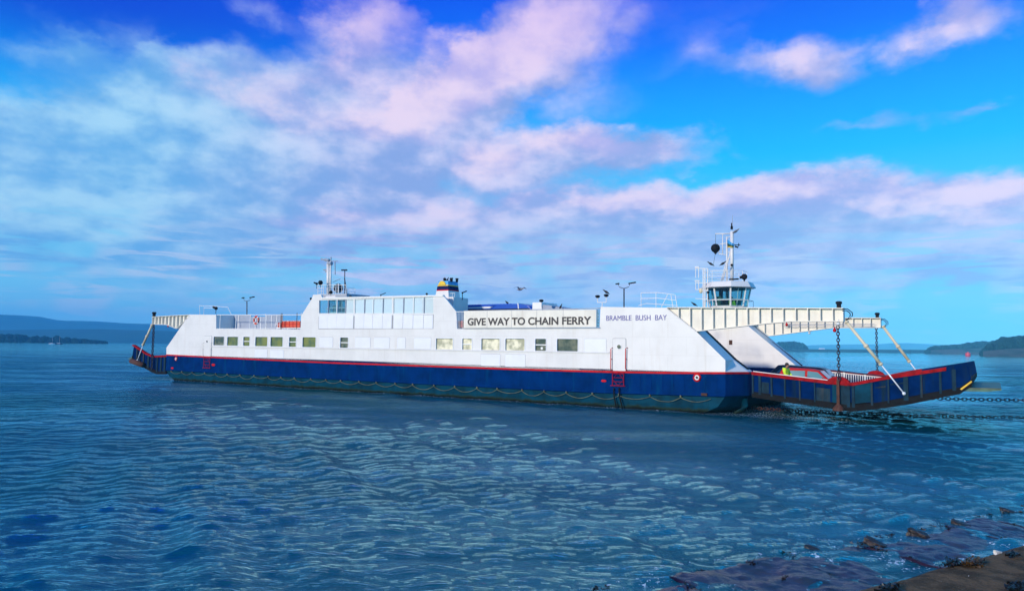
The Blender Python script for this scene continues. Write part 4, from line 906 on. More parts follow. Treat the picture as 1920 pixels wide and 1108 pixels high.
# ---- person builder (skin modifier)
def person(name, loc, rz, label, top='hivis', pose='stand', sc=1.0, hair='hair'):
    o = empty(name, loc, rz, label, 'person')
    H0 = 1.76*sc
    J = {'pel': (0, 0, .95), 'sp': (0.01, 0, 1.15), 'ch': (.02, 0, 1.36), 'nk': (.03, 0, 1.50), 'hd0': (.045, 0, 1.58), 'hd1': (.055, 0, 1.68),
         'ls': (.0, .19, 1.43), 'le': (.06, .25, 1.16), 'lw': (.26, .20, 1.02), 'rs': (.0, -.19, 1.43), 're': (.04, -.25, 1.15), 'rw': (.24, -.20, 1.03),
         'lh': (0, .10, .90), 'lk': (.03, .11, .50), 'la': (0, .12, .09), 'lt': (.16, .13, .04), 'rh': (0, -.10, .90), 'rk': (.05, -.11, .50), 'ra': (.02, -.12, .09), 'rt': (.18, -.13, .04)}
    rad = {'pel': .15, 'sp': .14, 'ch': .165, 'nk': .062, 'hd0': .075, 'hd1': .095, 'ls': .085, 'le': .058, 'lw': .036, 'rs': .085, 're': .058, 'rw': .036, 'lh': .10, 'lk': .066, 'la': .045, 'lt': .04, 'rh': .10, 'rk': .066, 'ra': .045, 'rt': .04}
    E = [('pel', 'sp'), ('sp', 'ch'), ('ch', 'nk'), ('nk', 'hd0'), ('hd0', 'hd1'), ('ch', 'ls'), ('ls', 'le'), ('le', 'lw'), ('ch', 'rs'), ('rs', 're'), ('re', 'rw'), ('pel', 'lh'), ('lh', 'lk'), ('lk', 'la'), ('la', 'lt'), ('pel', 'rh'), ('rh', 'rk'), ('rk', 'ra'), ('ra', 'rt')]
    # fingers: five short chains off each wrist
    for s_, wn in ((1, 'lw'), (-1, 'rw')):
        wx, wy, wz = J[wn]; pn = wn+'p'; J[pn] = (wx+.07, wy-.01*s_, wz-.01); rad[pn] = .034; E.append((wn, pn))
        for k in range(4):
            a, b = f'{wn}f{k}a', f'{wn}f{k}b'; yy = wy+(-.03+.02*k); ln = (.05, .06, .055, .042)[k]
            J[a] = (wx+.11, yy, wz-.015); J[b] = (wx+.11+ln*.6, yy, wz-.02-ln*.6); rad[a] = .0095; rad[b] = .008; E += [(pn, a), (a, b)]
        a = wn+'t'; J[a] = (wx+.08, wy-.05*s_, wz+.0); rad[a] = .01; E.append((pn, a))
    def skin(keys, mt, nm, par, grow=0.0, root='pel'):
        me = bpy.data.meshes.new(nm); idx = {k: i for i, k in enumerate(keys)}
        me.from_pydata([tuple(c*sc for c in J[k]) for k in keys], [(idx[a], idx[b]) for a, b in E if a in idx and b in idx], [])
        ob = bpy.data.objects.new(nm, me); COL.objects.link(ob); ob.parent = par
        sk = ob.modifiers.new('skin', 'SKIN'); 
        for k, i in idx.items():
            me.skin_vertices[0].data[i].radius = ((rad[k]+grow)*sc,)*2 if k not in ('ch', 'pel', 'sp') else ((rad[k]+grow)*sc, (rad[k]+grow)*sc*.8); me.skin_vertices[0].data[i].use_root = (k == root)
        su = ob.modifiers.new('sub', 'SUBSURF'); su.levels = su.render_levels = 1; me.materials.append(M[mt]); return ob
    if not hasattr(bpy.types, 'X'): pass
    for k in list(J): pass
    def mk(keys, mt, nm, grow=0, root='pel'):
        me = bpy.data.meshes.new(nm); ob = bpy.data.objects.new(nm, me); idx = {k: i for i, k in enumerate(keys)}
        me.from_pydata([tuple(c*sc for c in J[k]) for k in keys], [(idx[a], idx[b]) for a, b in E if a in idx and b in idx], [])
        COL.objects.link(ob); ob.parent = o; ob.modifiers.new('skin', 'SKIN')
        sv_ = me.skin_vertices[0].data if len(me.skin_vertices) else None
        if sv_:
            for k, i in idx.items(): q = (rad[k]+grow)*sc; sv_[i].radius = (q, q); sv_[i].use_root = (k == root)
        su = ob.modifiers.new('sub', 'SUBSURF'); su.levels = su.render_levels = 2; me.materials.append(M[mt]); me.shade_smooth(); return ob
    mk(list(J), 'skin', 'body')
    mk(['pel', 'sp', 'ch', 'ls', 'le', 'lw', 'rs', 're', 'rw'], top, 'jacket', .022)
    mk(['pel', 'lh', 'lk', 'la', 'rh', 'rk', 'ra'], 'trousers', 'trousers', .014)
    h = MB(); h.sphere((.04*sc, 0, 1.69*sc), .118*sc, 16, 10, (1, .85, 1.08)); hh = h.build('hair', hair, o, True)
    f = MB(); f.sphere((.085*sc, 0, 1.645*sc), .092*sc, 16, 10, (.9, .82, 1.15)); f.sphere((.172*sc, 0, 1.635*sc), .02*sc, 8, 6, (1.2, .8, 1.2)); 
    for s_ in (-1, 1): f.sphere((.05*sc, s_*.085*sc, 1.64*sc), .028*sc, 8, 6, (.6, .4, 1.1))
    f.build('face', 'skin', o, True)
    e = MB()
    for s_ in (-1, 1): e.sphere((.155*sc, s_*.034*sc, 1.665*sc), .012*sc, 8, 6)
    e.box(.158*sc, .166*sc, -.025*sc, .025*sc, 1.588*sc, 1.596*sc); e.build('eyes_and_mouth', 'hair', o)
    return o
pp = L(1473.5, 692, 1.6)
W1 = person('person', (pp.x, 1.7, deckz(pp.x)+.02), R(-15), 'deck worker in a yellow high visibility jacket standing beside the red hatchback'); place(W1)
hv = MB(); hv.tube([(.045, .12, 1.08), (.13, .05, 1.07), (.15, -.05, 1.07), (.06, -.14, 1.08), (-.10, -.12, 1.08), (-.14, 0, 1.08), (-.1, .12, 1.08)], .022, 6, closed=True); hv.build('reflective_band', 'hivis_dark', W1)
W2 = person('person', (cxw+.35, WY-.35, ztw-2.95), R(-60), 'skipper in a yellow high visibility jacket seen through the wheelhouse window'); place(W2)

# ---- birds
def bird(loc, rz, label, mt='feather_dark', s=.36, fly=False, name='bird', upright=False, grp=None, world=False):
    o = empty(name, loc, rz, label, 'bird', grp); b = MB()
    tilt = .55 if not upright else 1.15
    if fly: tilt = .05
    ax = Vector((math.cos(tilt), 0, math.sin(tilt)))
    ct = Vector((0, 0, .24 if not fly else 0))*s
    rings = []; prof = [(-.62, .035), (-.45, .06), (-.3, .13), (-.05, .20), (.18, .19), (.34, .11), (.42, .095), (.52, .10), (.6, .05), (.63, .02)]
    pr_ = Vector((-ax.z, 0, ax.x))
    for t, r in prof:
        bend = Vector((.03, 0, .06)) if t > .35 and not fly else Vector((0, 0, 0)); c = ct+(ax*t+bend)*s
        rings.append([tuple(c+(pr_*math.sin(2*math.pi*k/10)+Vector((0, 1, 0))*math.cos(2*math.pi*k/10))*r*s) for k in range(10)])
    b.loft(rings); b.build('body', mt, o, True)
    k = MB(); tip = ct+(ax*.62+(Vector((.03, 0, .06)) if not fly else Vector((0, 0, 0))))*s; k.tube([tip, tip+Vector((.16, 0, -.01))*s], .03*s, 6, radii=[.035*s, .008*s]); k.build('beak', 'beak' if mt != 'feather_dark' else 'black', o)
    w2 = MB()
    for sg in (-1, 1):
        if fly:
            pts = [(.15, .1, .05), (.25, .55, .28), (.05, 1.15, .12), (-.02, 1.15, .12), (-.05, .5, .24), (-.15, .1, .04)]; pts = [Vector((x, y*sg, z))*s for x, y, z in pts]; w2.add(pts, [(0, 1, 4, 5), (1, 2, 3, 4)])
        else:
            a = ct+(ax*.25+Vector((0, sg*.17, 0)))*s; m2 = ct+(ax*-.1+pr_*.03+Vector((0, sg*.215, 0)))*s; e = ct+(ax*-.68+Vector((0, sg*.06, 0)))*s; w2.tube([a, m2, e], .08*s, 6, radii=[.05*s, .11*s, .02*s])
    wo = w2.build('wing', mt, o, not fly)
    if fly: q = wo.modifiers.new('s', 'SOLIDIFY'); q.thickness = .012
    else:
        lg_ = MB(); 
        for sg in (-1, 1): lg_.tube([(0, sg*.07*s, .22*s), (.02*s, sg*.07*s, 0)], .014*s, 4)
        lg_.build('leg', 'black', o)
    return place(o)
G1 = 'birds perched on the ferry'
bird(L(1136.9, 550.3, 2.0), R(180), 'black crow perched on top of the right one of the twin floodlights', s=.42, grp=G1)
bird(L(1051, 577.8, 4.0), R(10), 'black bird standing upright on the pale lorry roof', s=.36, upright=True, grp=G1)
bird(L(835.6, 527, 1.6), R(200), 'black bird on the funnel top, left one of the pair', s=.34, upright=True, grp=G1)
bird(L(838.8, 527, 1.6), R(20), 'black bird on the funnel top, right one of the pair', s=.34, upright=True, grp=G1)
bird(L(950.5, 569.3, 4.3), R(160), 'grey gull with raised tail standing on the blue coach roof', s=.36, mt='feather_dark', grp=G1)
bird(L(1333, 497.5, 12.4), R(200), 'dark bird sitting on the wheelhouse roof rail, left one of two', s=.46, grp=G1)
bird(L(1355, 497, 12.6), R(20), 'dark bird sitting beside the mast foot on the wheelhouse rail', s=.46, grp=G1)
bird(L(1379, 437, WY), R(10), 'brown and pale gull perched by the bow mast head', s=.5, mt='feather_grey', grp=G1)
bird(L(1302, 573, 10), R(180), 'small dark bird crouching left of the wheelhouse base', s=.42, grp=G1)
bird(L(975, 542.3, 6), R(-15), 'pale gull gliding with spread wings above the blue coach', s=.62, mt='feather_grey', fly=True, name='flying_gull')
F['label'] = 'long white and blue chain ferry with red stripe, funnel and end ramps, crossing the channel'

# ================================================================== chains in the water
def wpt(u, v, y):
    x, z = S(u, v, y); return OO+XA*x+YA*y+Vector((0, 0, z))
c0 = wpt(1700, 744.5, 11.5); c1 = wpt(1960, 750, 11.5)
tag(chain_mesh(c0, c1, .22, .03, .05).build('drive_chain', 'navy_chain', None), 'dark drive chain of open links stretched just above the water under the ramp tip', 'chain')
pts = [wpt(1400, 763, 2.4), wpt(1480, 769, 2.4), wpt(1560, 773, 2.4)]
ca = OO+XA*.9+YA*2.4+Vector((0, 0, .28)); cb2 = G(1560, 774, -.03); cc = G(1700, 779, -.02); ce = G(1940, 784, .0)
mm = chain_mesh(ca, cb2, .2, .03)
for a, b in ((cb2, cc), (cc, ce)):
    m2 = chain_mesh(a, b, .2, .028); mm.add(m2.v, m2.f)
tag(mm.build('drive_chain', 'rust', None), 'rusty drive chain half awash, running from below the bow corner to the right', 'chain')

# ================================================================== buoy, posts, yachts
b = G(1815, 668.0); qs = b.y*4.4/1357/.98; BU = empty('buoy', (b.x, b.y, 0), 0, 'red cylindrical marker buoy floating off the wooded headland', 'buoy')
m_ = MB(); m_.lathe((0, 0, -.4), [(.85*qs, 0), (.98*qs, .5*qs), (.98*qs, 1.5*qs), (.9*qs, 1.65*qs)], 18); m_.build('float', 'buoy_red', BU, True); m_ = MB(); m_.lathe((0, 0, 1.2*qs), [(.42*qs, 0), (.35*qs, .45*qs), (.15*qs, .62*qs)], 12); m_.build('top_mark', 'buoy_red', BU)
for u, v, h in ((1707, 663.5, 3.0), (1856, 666, 2.8), (1552, 661.5, 2.0)):
    b = G(u, v); o = empty('channel_marker', (b.x, b.y, 0), 0, {1707: 'thin dark post standing in the water between the struts and the headland', 1856: 'thin dark post in the water right of the red buoy', 1552: 'low dark post far out seen under the far gantry'}[u], 'marker post', 'channel marker posts')
    m_ = MB(); m_.tube([(0, 0, -.5), (0, 0, h*1.6)], .22, 8); m_.build('post', 'dark_steel', o); m_ = MB(); m_.lathe((0, 0, h*1.6), [(.4, 0), (.4, .5), (.05, .8)], 8); m_.build('top_mark', 'black', o)
def yacht(u, v, Y, s, label, hullm):
    b = at(u, v, Y); o = empty('yacht', (b.x, b.y, 0), R(20), label, 'sailing boat', 'yachts moored off the left shore'); m_ = MB()
    m_.loft([[(x*s, y*w_*s, z*s) for y, z in ((0, -.3), (1, .1), (1.15, .9), (-1.15, .9), (-1, .1))] for x, w_ in ((-4, .7), (-2, 1.1), (1, 1.15), (3, .7), (4.4, .05))]); m_.build('hull', hullm, o)
    m_ = MB(); m_.prism([(-2.2*s, .9*s), (-1.8*s, 1.4*s), (.8*s, 1.45*s), (1.6*s, .9*s)], -.7*s, .7*s); m_.build('cabin', 'boat_white', o)
    m_ = MB(); m_.tube([(.6*s, 0, .9*s), (.6*s, 0, 10.5*s)], .07*s, 6); m_.build('mast', 'trim_white', o); m_ = MB(); m_.tube([(.6*s, 0, 1.9*s), (-3.3*s, 0, 1.8*s)], .11*s, 6); m_.build('boom', 'grey_paint', o)
    m_ = MB()
    for q in (-3.9, 4.3): m_.tube([(.6*s, 0, 10.4*s), (q*s, 0, .9*s)], .015*s, 4)
    m_.build('stay', 'grey_paint', o)
yacht(97, 644, 850, .75, 'small pale sailing boat with a thin mast, left one of two off the shore', 'boat_white')
yacht(110.5, 645, 760, .85, 'dark hulled sailing boat, right one of two off the shore', 'navy')
# white house on the far shore
b = at(1541, 654.5, 1350); HS = empty('house', (b.x, b.y, 0), R(10), 'tiny white building on the low hazy far shore', 'house')
m_ = MB(); m_.box(-5, 5, -3, 3, 0, 4.5); m_.build('wall', 'boat_white', HS); m_ = MB(); m_.add([(-5.3, -3.3, 4.5), (5.3, -3.3, 4.5), (5.3, 3.3, 4.5), (-5.3, 3.3, 4.5), (-5.3, 0, 7), (5.3, 0, 7)], [(0, 1, 5, 4), (2, 3, 4, 5), (0, 4, 3), (1, 2, 5), (0, 3, 2, 1)]); m_.build('roof', 'boat_white', HS)

# ================================================================== far land
def landmat(name, c1, c2, sc):
    mt = bpy.data.materials.new(name); mt.use_nodes = True; B = N(nodes_of(mt.node_tree)); p = B.n('ShaderNodeBsdfPrincipled', i_Roughness=.95); p.inputs['Specular IOR Level'].default_value = .1
    o = B.n('ShaderNodeOutputMaterial'); B.l(p.outputs[0], o.inputs[0]); tc = B.n('ShaderNodeTexCoord').outputs['Object']; nz = B.noise(tc, sc, 6, .6); B.l(B.mix(B.mr(nz.outputs[0], .38, .62), c1, c2), p.inputs['Base Color']); M[name] = mt
landmat('hill_green', (.012, .04, .045, 1), (.024, .06, .055, 1), .004); landmat('wood_green', (.002, .009, .016, 1), (.006, .020, .022, 1), .05); landmat('shore_sand', (.09, .06, .05, 1), (.025, .03, .025, 1), .03)
def ridge(name, prof, Y, depth, mt, label=None, kind='structure', bump=0.0, seed=0):
    """long hill: crest line follows prof [(px, crest px)], toe at the water, real depth behind"""
    rnd = random.Random(seed); us = np.linspace(prof[0][0], prof[-1][0], 90); rows = 9; vs = []; 
    for i, u in enumerate(us):
        v = float(np.interp(u, [p[0] for p in prof], [p[1] for p in prof])); c = at(u, v, Y+depth*.45); h = max(.3, c.z); base = at(u, 650, Y)
        for j in range(rows):
            t = j/(rows-1); hh = h*(math.sin(min(1, t*1.25/1.0)*math.pi/2) if t < .8 else math.cos((t-.8)/.2*math.pi/2*.9)); 
            f = (Y+depth*t*.56)/(Y+depth*.45); x = c.x*f
            if j == rows-1: hh = -2
            if j == 0: hh = -1.5
            vs.append((x, Y+depth*t*.56, hh+(rnd.uniform(-1, 1)*bump*h if 0 < j < rows-1 else 0)))
    n = len(us); fs = [(i*rows+j, (i+1)*rows+j, (i+1)*rows+j+1, i*rows+j+1) for i in range(n-1) for j in range(rows-1)]
    m_ = MB(); m_.add(vs, fs); o = m_.build(name, mt, None, True); o['kind'] = kind
    if label: o['label'] = label
    return o
ridge('hills', [(-420, 606), (-200, 596), (-60, 590), (0, 590), (40, 591.5), (75, 594), (110, 601), (180, 602.5), (230, 606), (300, 608), (420, 614), (560, 622), (760, 630), (1000, 640)], 3600, 1500, 'hill_green', seed=1)
ridge('hills', [(-400, 620), (-100, 621), (0, 619), (60, 618), (120, 617.5), (190, 617), (240, 619), (300, 620), (400, 624), (600, 632), (900, 643)], 2300, 700, 'hill_green', seed=2)
ridge('hills', [(1000, 649), (1200, 648), (1400, 651), (1480, 650), (1520, 647), (1560, 646), (1600, 645.5), (1640, 645.5), (1670, 643.5), (1700, 643), (1740, 645), (1780, 647), (1840, 649), (2000, 648), (2300, 645)], 4400, 900, 'hill_green', seed=3)
def rgb_(x): return x
class Wood:
    pass
def wood(name, prof, Y, depth, label, dens, size, mt='wood_green', toe=None):
    """far-off wood: many rough crowns standing on a low bank"""
    rnd = random.Random(hash(name) % 1000 if False else len(label)); m_ = MB()
    u0, u1 = prof[0][0], prof[-1][0]
    x0 = at(u0, 655, Y).x; x1 = at(u1, 655, Y).x
    n = int(dens)
    for k in range(n):
        t = rnd.random(); d = rnd.random(); u = u0+(u1-u0)*t; YY = Y+depth*d; v = float(np.interp(u, [p[0] for p in prof], [p[1] for p in prof]))
        c = at(u, v, YY); top = max(1.0, c.z); top *= (.55+.5*rnd.random()) if d < .75 else (.86+.18*rnd.random()); r = size*rnd.uniform(.6, 1.25); r = min(r, top*.62+.4)
        nn_, mm_ = 7, 5; rings = []
        for j in range(mm_):
            a = math.pi*(j+.6)/(mm_+.4); rr = r*math.sin(a)
            rings.append([(c.x+rr*math.cos(2*math.pi*i/nn_)*rnd.uniform(.75, 1.25), YY+rr*math.sin(2*math.pi*i/nn_)*rnd.uniform(.75, 1.2), top-r*1.0+r*math.cos(a)*rnd.uniform(.85, 1.15)) for i in range(nn_)])
        # carry the crown down to the ground
        rings.append([(c.x+r*.5*math.cos(2*math.pi*i/nn_), YY+r*.5*math.sin(2*math.pi*i/nn_), -.3) for i in range(nn_)])
        m_.loft(rings)
    o = m_.build(name, mt, None); tag(o, label, 'wood', kind='stuff'); return o
wood('wood', [(-260, 622), (-60, 624), (0, 626.5), (20, 626), (45, 628), (52, 630), (56, 634), (62, 631), (70, 628.5), (76, 633), (82, 629), (90, 632), (98, 634), (106, 629), (112, 631), (118, 635), (124, 632), (140, 634), (160, 635.5), (180, 637.5), (200, 639.5)], 1150, 130, 'dark low wooded spit along the left shore behind the two sailing boats', 900, 4.5)
wood('wood', [(1440, 655), (1450, 645), (1462, 641), (1475, 640.5), (1487, 640), (1496, 641.5), (1504, 643), (1509, 647), (1512, 654)], 1500, 200, 'blue wooded island point seen below the far gantry', 260, 6)
wood('wood', [(1738, 655.5), (1745, 651), (1752, 648), (1775, 647), (1800, 645.5), (1815, 643), (1830, 641), (1834, 638.5), (1845, 641), (1860, 640), (1880, 638), (2020, 634)], 1050, 150, 'blue grey wooded headland behind the red buoy', 620, 6)
wood('wood', [(1842, 658), (1850, 650), (1856, 644), (1866, 638), (1880, 632.5), (1895, 632), (1905, 631), (1920, 629), (2000, 624), (2150, 618), (2400, 620)], 640, 120, 'dark wooded hill at the right edge of the photo', 620, 4.8)
ridge('shore', [(1843, 658.5), (1870, 655), (1890, 654), (1930, 652), (2100, 650), (2400, 650)], 600, 90, 'shore_sand', seed=4); ridge('shore', [(1745, 656), (1790, 654), (1840, 653), (1990, 652)], 1000, 120, 'shore_sand', seed=5)
ridge('shore', [(1380, 655), (1500, 654.5), (1620, 655), (1780, 656), (1900, 656)], 1280, 160, 'hill_green', seed=6)

# ================================================================== water
def build_water():
    rs_ = [5.0]
    while rs_[-1] < 5600: 
        r = rs_[-1]; rs_.append(r+max(.03, min(r*.0048, 60)))
    r = np.array(rs_); na = 760; core = np.linspace(-R(42), R(42), na); side = np.linspace(R(42), R(100), 60)[1:]; a = np.concatenate([-side[::-1], core, side])
    Rr, Aa = np.meshgrid(r, a, indexing='ij'); X = Rr*np.sin(Aa); Y = Rr*np.cos(Aa); Z = np.zeros_like(X)
    sp = np.maximum(np.gradient(r)[:, None], Rr*(a[na//2+60]-a[na//2+59])); DX = np.zeros_like(X); DY = np.zeros_like(X)
    rng = np.random.default_rng(5)
    wd = math.atan2(-.94, .20)         # waves travel towards the camera and to the right
    for k in range(170):
        lam = .12*(4.5/.12)**(rng.random()**1.5); th = wd+rng.normal(0, .33); ph = rng.uniform(0, 6.283); kk = 2*math.pi/lam
        amp = .0036*lam**.75 if lam < .5 else .0036*.5**.75*(lam/.5)**.2
        fade = np.clip((lam/sp-2.5)/3.0, 0, 1)
        if fade.max() <= 0: continue
        p = kk*(X*math.cos(th)+Y*math.sin(th))+ph; Z += amp*fade*np.cos(p); s_ = np.sin(p)*amp*fade*.55; DX -= s_*math.cos(th); DY -= s_*math.sin(th)
    for lam, th, am in ((1.9, .40, .022), (2.5, .33, .018), (1.45, .50, .012), (3.4, .44, .016)):    # wash from the ferry, long crests
        kk = 2*math.pi/lam; p = kk*(X*math.cos(th)+Y*math.sin(th))+lam*3+.6*np.sin(X*.21+Y*.13); fade = np.clip((lam/sp-2.5)/3.0, 0, 1)*np.clip(1.25-.25*np.abs(X/8-.5), .25, 1)
        Z += am*fade*np.cos(p)
    # gustiness: patches of livelier and calmer water
    g = 1+.35*np.sin(X*.11+Y*.06+1.3)*np.sin(Y*.045-X*.03)+.2*np.sin(X*.31-Y*.12)
    Z *= g; X = X+DX*g; Y = Y+DY*g
    nr, nc = X.shape; co = np.stack([X, Y, Z], -1).reshape(-1, 3).astype(np.float32)
    i = np.arange(nr-1)[:, None]*nc+np.arange(nc-1)[None, :]; q = np.stack([i, i+nc, i+nc+1, i+1], -1).reshape(-1, 4).astype(np.int32)[:, ::-1]
    me = bpy.data.meshes.new('water'); me.vertices.add(len(co)); me.vertices.foreach_set('co', co.ravel()); me.loops.add(q.size); me.loops.foreach_set('vertex_index', q.ravel())
    me.polygons.add(len(q)); me.polygons.foreach_set('loop_start', np.arange(0, q.size, 4, dtype=np.int32)); me.update(calc_edges=True); me.shade_smooth()
    o = bpy.data.objects.new('water', me); COL.objects.link(o); o['kind'] = 'structure'; return o
wat = build_water()
mt = bpy.data.materials.new('sea_water'); mt.use_nodes = True; B = N(nodes_of(mt.node_tree)); p = B.n('ShaderNodeBsdfPrincipled'); p.inputs['Specular IOR Level'].default_value = 0
gls = B.n('ShaderNodeBsdfGlossy', i_Roughness=.05); gls.inputs[0].default_value = (.56, .98, 1, 1); frs = B.n('ShaderNodeFresnel', i_IOR=1.8); mxs = B.n('ShaderNodeMixShader')
o = B.n('ShaderNodeOutputMaterial'); B.l(mxs.outputs[0], o.inputs[0])
tc = B.n('ShaderNodeTexCoord').outputs['Object']
mp = B.n('ShaderNodeMapping'); mp.inputs[2].default_value = (0, 0, R(20)); mp.inputs[3].default_value = (.45, 2.0, 1); B.l(tc, mp.inputs[0])
na_ = B.noise(mp.outputs[0], 1.5, 7, .66, .3); nb = B.noise(mp.outputs[0], .4, 4, .6); nc_ = B.noise(mp.outputs[0], 7, 4, .6, .4)
_y = B.n('ShaderNodeVectorMath', operation='DOT_PRODUCT'); B.l(tc, _y.inputs[0]); _y.inputs[1].default_value = YA; _x = B.n('ShaderNodeVectorMath', operation='DOT_PRODUCT'); B.l(tc, _x.inputs[0]); _x.inputs[1].default_value = XA
lee = B.math('MULTIPLY', B.mr(B.math('SUBTRACT', _y.outputs['Value'], OO.dot(YA)), -10, -1), B.math('MULTIPLY', B.mr(B.math('SUBTRACT', _x.outputs['Value'], OO.dot(XA)), -62, -50), B.mr(B.math('SUBTRACT', _x.outputs['Value'], OO.dot(XA)), 16, 9)))   # sheltered water beside the hull
mg = B.n('ShaderNodeMapping'); mg.inputs[2].default_value = (0, 0, R(12)); mg.inputs[3].default_value = (.035, .14, 1); B.l(tc, mg.inputs[0]); gust = B.mr(B.noise(mg.outputs[0], 1.0, 4, .6).outputs[0], .35, .65, .45, 1.35)
_ln = B.n('ShaderNodeVectorMath', operation='LENGTH'); B.l(tc, _ln.inputs[0])
bmp = B.n('ShaderNodeBump', i_Distance=.19); B.l(B.math('MULTIPLY', gust, B.math('MULTIPLY', B.math('MULTIPLY', B.mr(_ln.outputs['Value'], 10, 42, .55, .85), B.mr(_ln.outputs['Value'], 60, 420, 1, .3)), B.math('SUBTRACT', 1.0, B.math('MULTIPLY', lee, .45)))), bmp.inputs['Strength'])
hgt = B.math('ADD', B.math('MULTIPLY', na_.outputs[0], 1.15), B.math('ADD', B.math('MULTIPLY', nc_.outputs[0], .55), B.math('MULTIPLY', nb.outputs[0], .9))); B.l(hgt, bmp.inputs['Height'])
for q_ in (p, gls, frs): B.l(bmp.outputs[0], q_.inputs['Normal'])
pn = B.noise(tc, .035, 3, .5)
wc = B.mix(B.mr(pn.outputs[0], .35, .65), (.0, .052, .060, 1), (.0, .052, .125, 1))
# foam flecks where the wash breaks over the apron
dp = B.n('ShaderNodeVectorMath', operation='DOT_PRODUCT'); B.l(tc, dp.inputs[0]); _e0 = G(1100, 1108); _e1 = G(1920, 955); _ed = (_e1-_e0).normalized(); _in = Vector((_ed.y, -_ed.x, 0)); dp.inputs[1].default_value = _in
dd = B.math('SUBTRACT', dp.outputs['Value'], _in.dot(_e0)); f1 = B.noise(tc, 9, 5, .75, .5); f2 = B.noise(tc, .9, 3, .6)
fth = B.math('ADD', B.math('MULTIPLY', f1.outputs[0], 1.0), B.math('MULTIPLY', B.math('SUBTRACT', f2.outputs[0], .5), .55))
band_ = B.math('MULTIPLY', B.mr(dd, -1.6, -.1), B.mr(dd, 1.2, 5.5, 1, .55)); fo_ = B.mr(B.math('ADD', fth, B.math('MULTIPLY', band_, .16)), .80, .85)
fo_ = B.math('MULTIPLY', fo_, B.mr(dd, -2.2, -.8)); dy_ = B.n('ShaderNodeVectorMath', operation='DOT_PRODUCT'); B.l(tc, dy_.inputs[0]); dy_.inputs[1].default_value = YA; yl_ = B.math('SUBTRACT', dy_.outputs['Value'], OO.dot(YA))
dx_ = B.n('ShaderNodeVectorMath', operation='DOT_PRODUCT'); B.l(tc, dx_.inputs[0]); dx_.inputs[1].default_value = XA; xl_ = B.math('SUBTRACT', dx_.outputs['Value'], OO.dot(XA))
hm_ = B.math('MULTIPLY', B.math('MULTIPLY', B.mr(yl_, -2.2, .2), B.mr(xl_, -72, -58)), B.mr(xl_, 11, 5)); hf_ = B.mr(B.math('ADD', f1.outputs[0], B.math('MULTIPLY', hm_, .15)), .71, .76)
hf_ = B.math('MULTIPLY', hf_, B.math('GREATER_THAN', hm_, .02)); fo_ = B.math('MAXIMUM', fo_, hf_); wc = B.mix(fo_, wc, (.8, .86, .92, 1)); B.l(B.mr(fo_, 0, 1, .09, .8), p.inputs['Roughness'])
B.l(wc, p.inputs['Base Color']); B.l(B.math('MULTIPLY', frs.outputs[0], B.math('SUBTRACT', 1.0, fo_)), mxs.inputs[0]); B.l(p.outputs[0], mxs.inputs[1]); B.l(gls.outputs[0], mxs.inputs[2])
wat.data.materials.append(mt)

# ================================================================== shore: apron, quay, rocks, foam
landmat('quay_concrete', (.15, .092, .045, 1), (.06, .038, .018, 1), 3.0)
qm = M['quay_concrete']; B = N(qm.node_tree); pbs = [n_ for n_ in qm.node_tree.nodes if n_.type == 'BSDF_PRINCIPLED'][0]; tc = B.n('ShaderNodeTexCoord').outputs['Object']
v1 = B.n('ShaderNodeTexVoronoi', i_Scale=14.0); B.l(tc, v1.inputs['Vector']); n9 = B.noise(tc, 40, 4, .7); n8 = B.noise(tc, 1.1, 5, .65)
src = pbs.inputs['Base Color'].links[0].from_socket
c_ = B.mix(B.mr(v1.outputs['Distance'], .10, .16, 1, 0), src, (.26, .22, .17, 1)); cs_ = B.mix(B.mr(n9.outputs[0], .5, .7), src, (.16, .12, .08, 1)); gate = B.math('GREATER_THAN', B.noise(tc, 9, 2).outputs[0], .60)
c2_ = B.mix(gate, cs_, c_); c3_ = B.mix(B.mr(n8.outputs[0], .55, .7, 0, .85), c2_, (.016, .011, .009, 1)); B.l(c3_, pbs.inputs['Base Color'])
bn = B.n('ShaderNodeBump', i_Strength=.8, i_Distance=.03); B.l(B.math('ADD', n9.outputs[0], B.math('MULTIPLY', v1.outputs['Distance'], -1.0)), bn.inputs['Height']); B.l(bn.outputs[0], pbs.inputs['Normal']); pbs.inputs['Roughness'].default_value = .8
mat('wet_slab', (.035, .017, .028, 1), .25, spec=.4, var=.8, vs=2.2, bump=1.0, bs=9)
mat('rock', (.018, .009, .006, 1), .5, var=.75, vs=7, bump=.8, bs=14)
mat('seaweed', (.09, .045, .01, 1), .5, var=.7, vs=12)
mat('seaweed_dark', (.010, .009, .008, 1), .4, var=.5, vs=12)
mat('foam', (.75, .82, .9, 1), .8)
mat('chalk', (.6, .6, .58, 1), .8)
E0 = G(1100, 1108, 0); E1 = G(1920, 955, 0); ed = (E1-E0).normalized(); inn = Vector((ed.y, -ed.x, 0))   # inn points towards the quay
QH = .75; Q0 = G(1590, 1108, QH); Q1 = G(1920, 1016, QH); qd = (Q1-Q0).normalized(); qi = Vector((qd.y, -qd.x, 0))
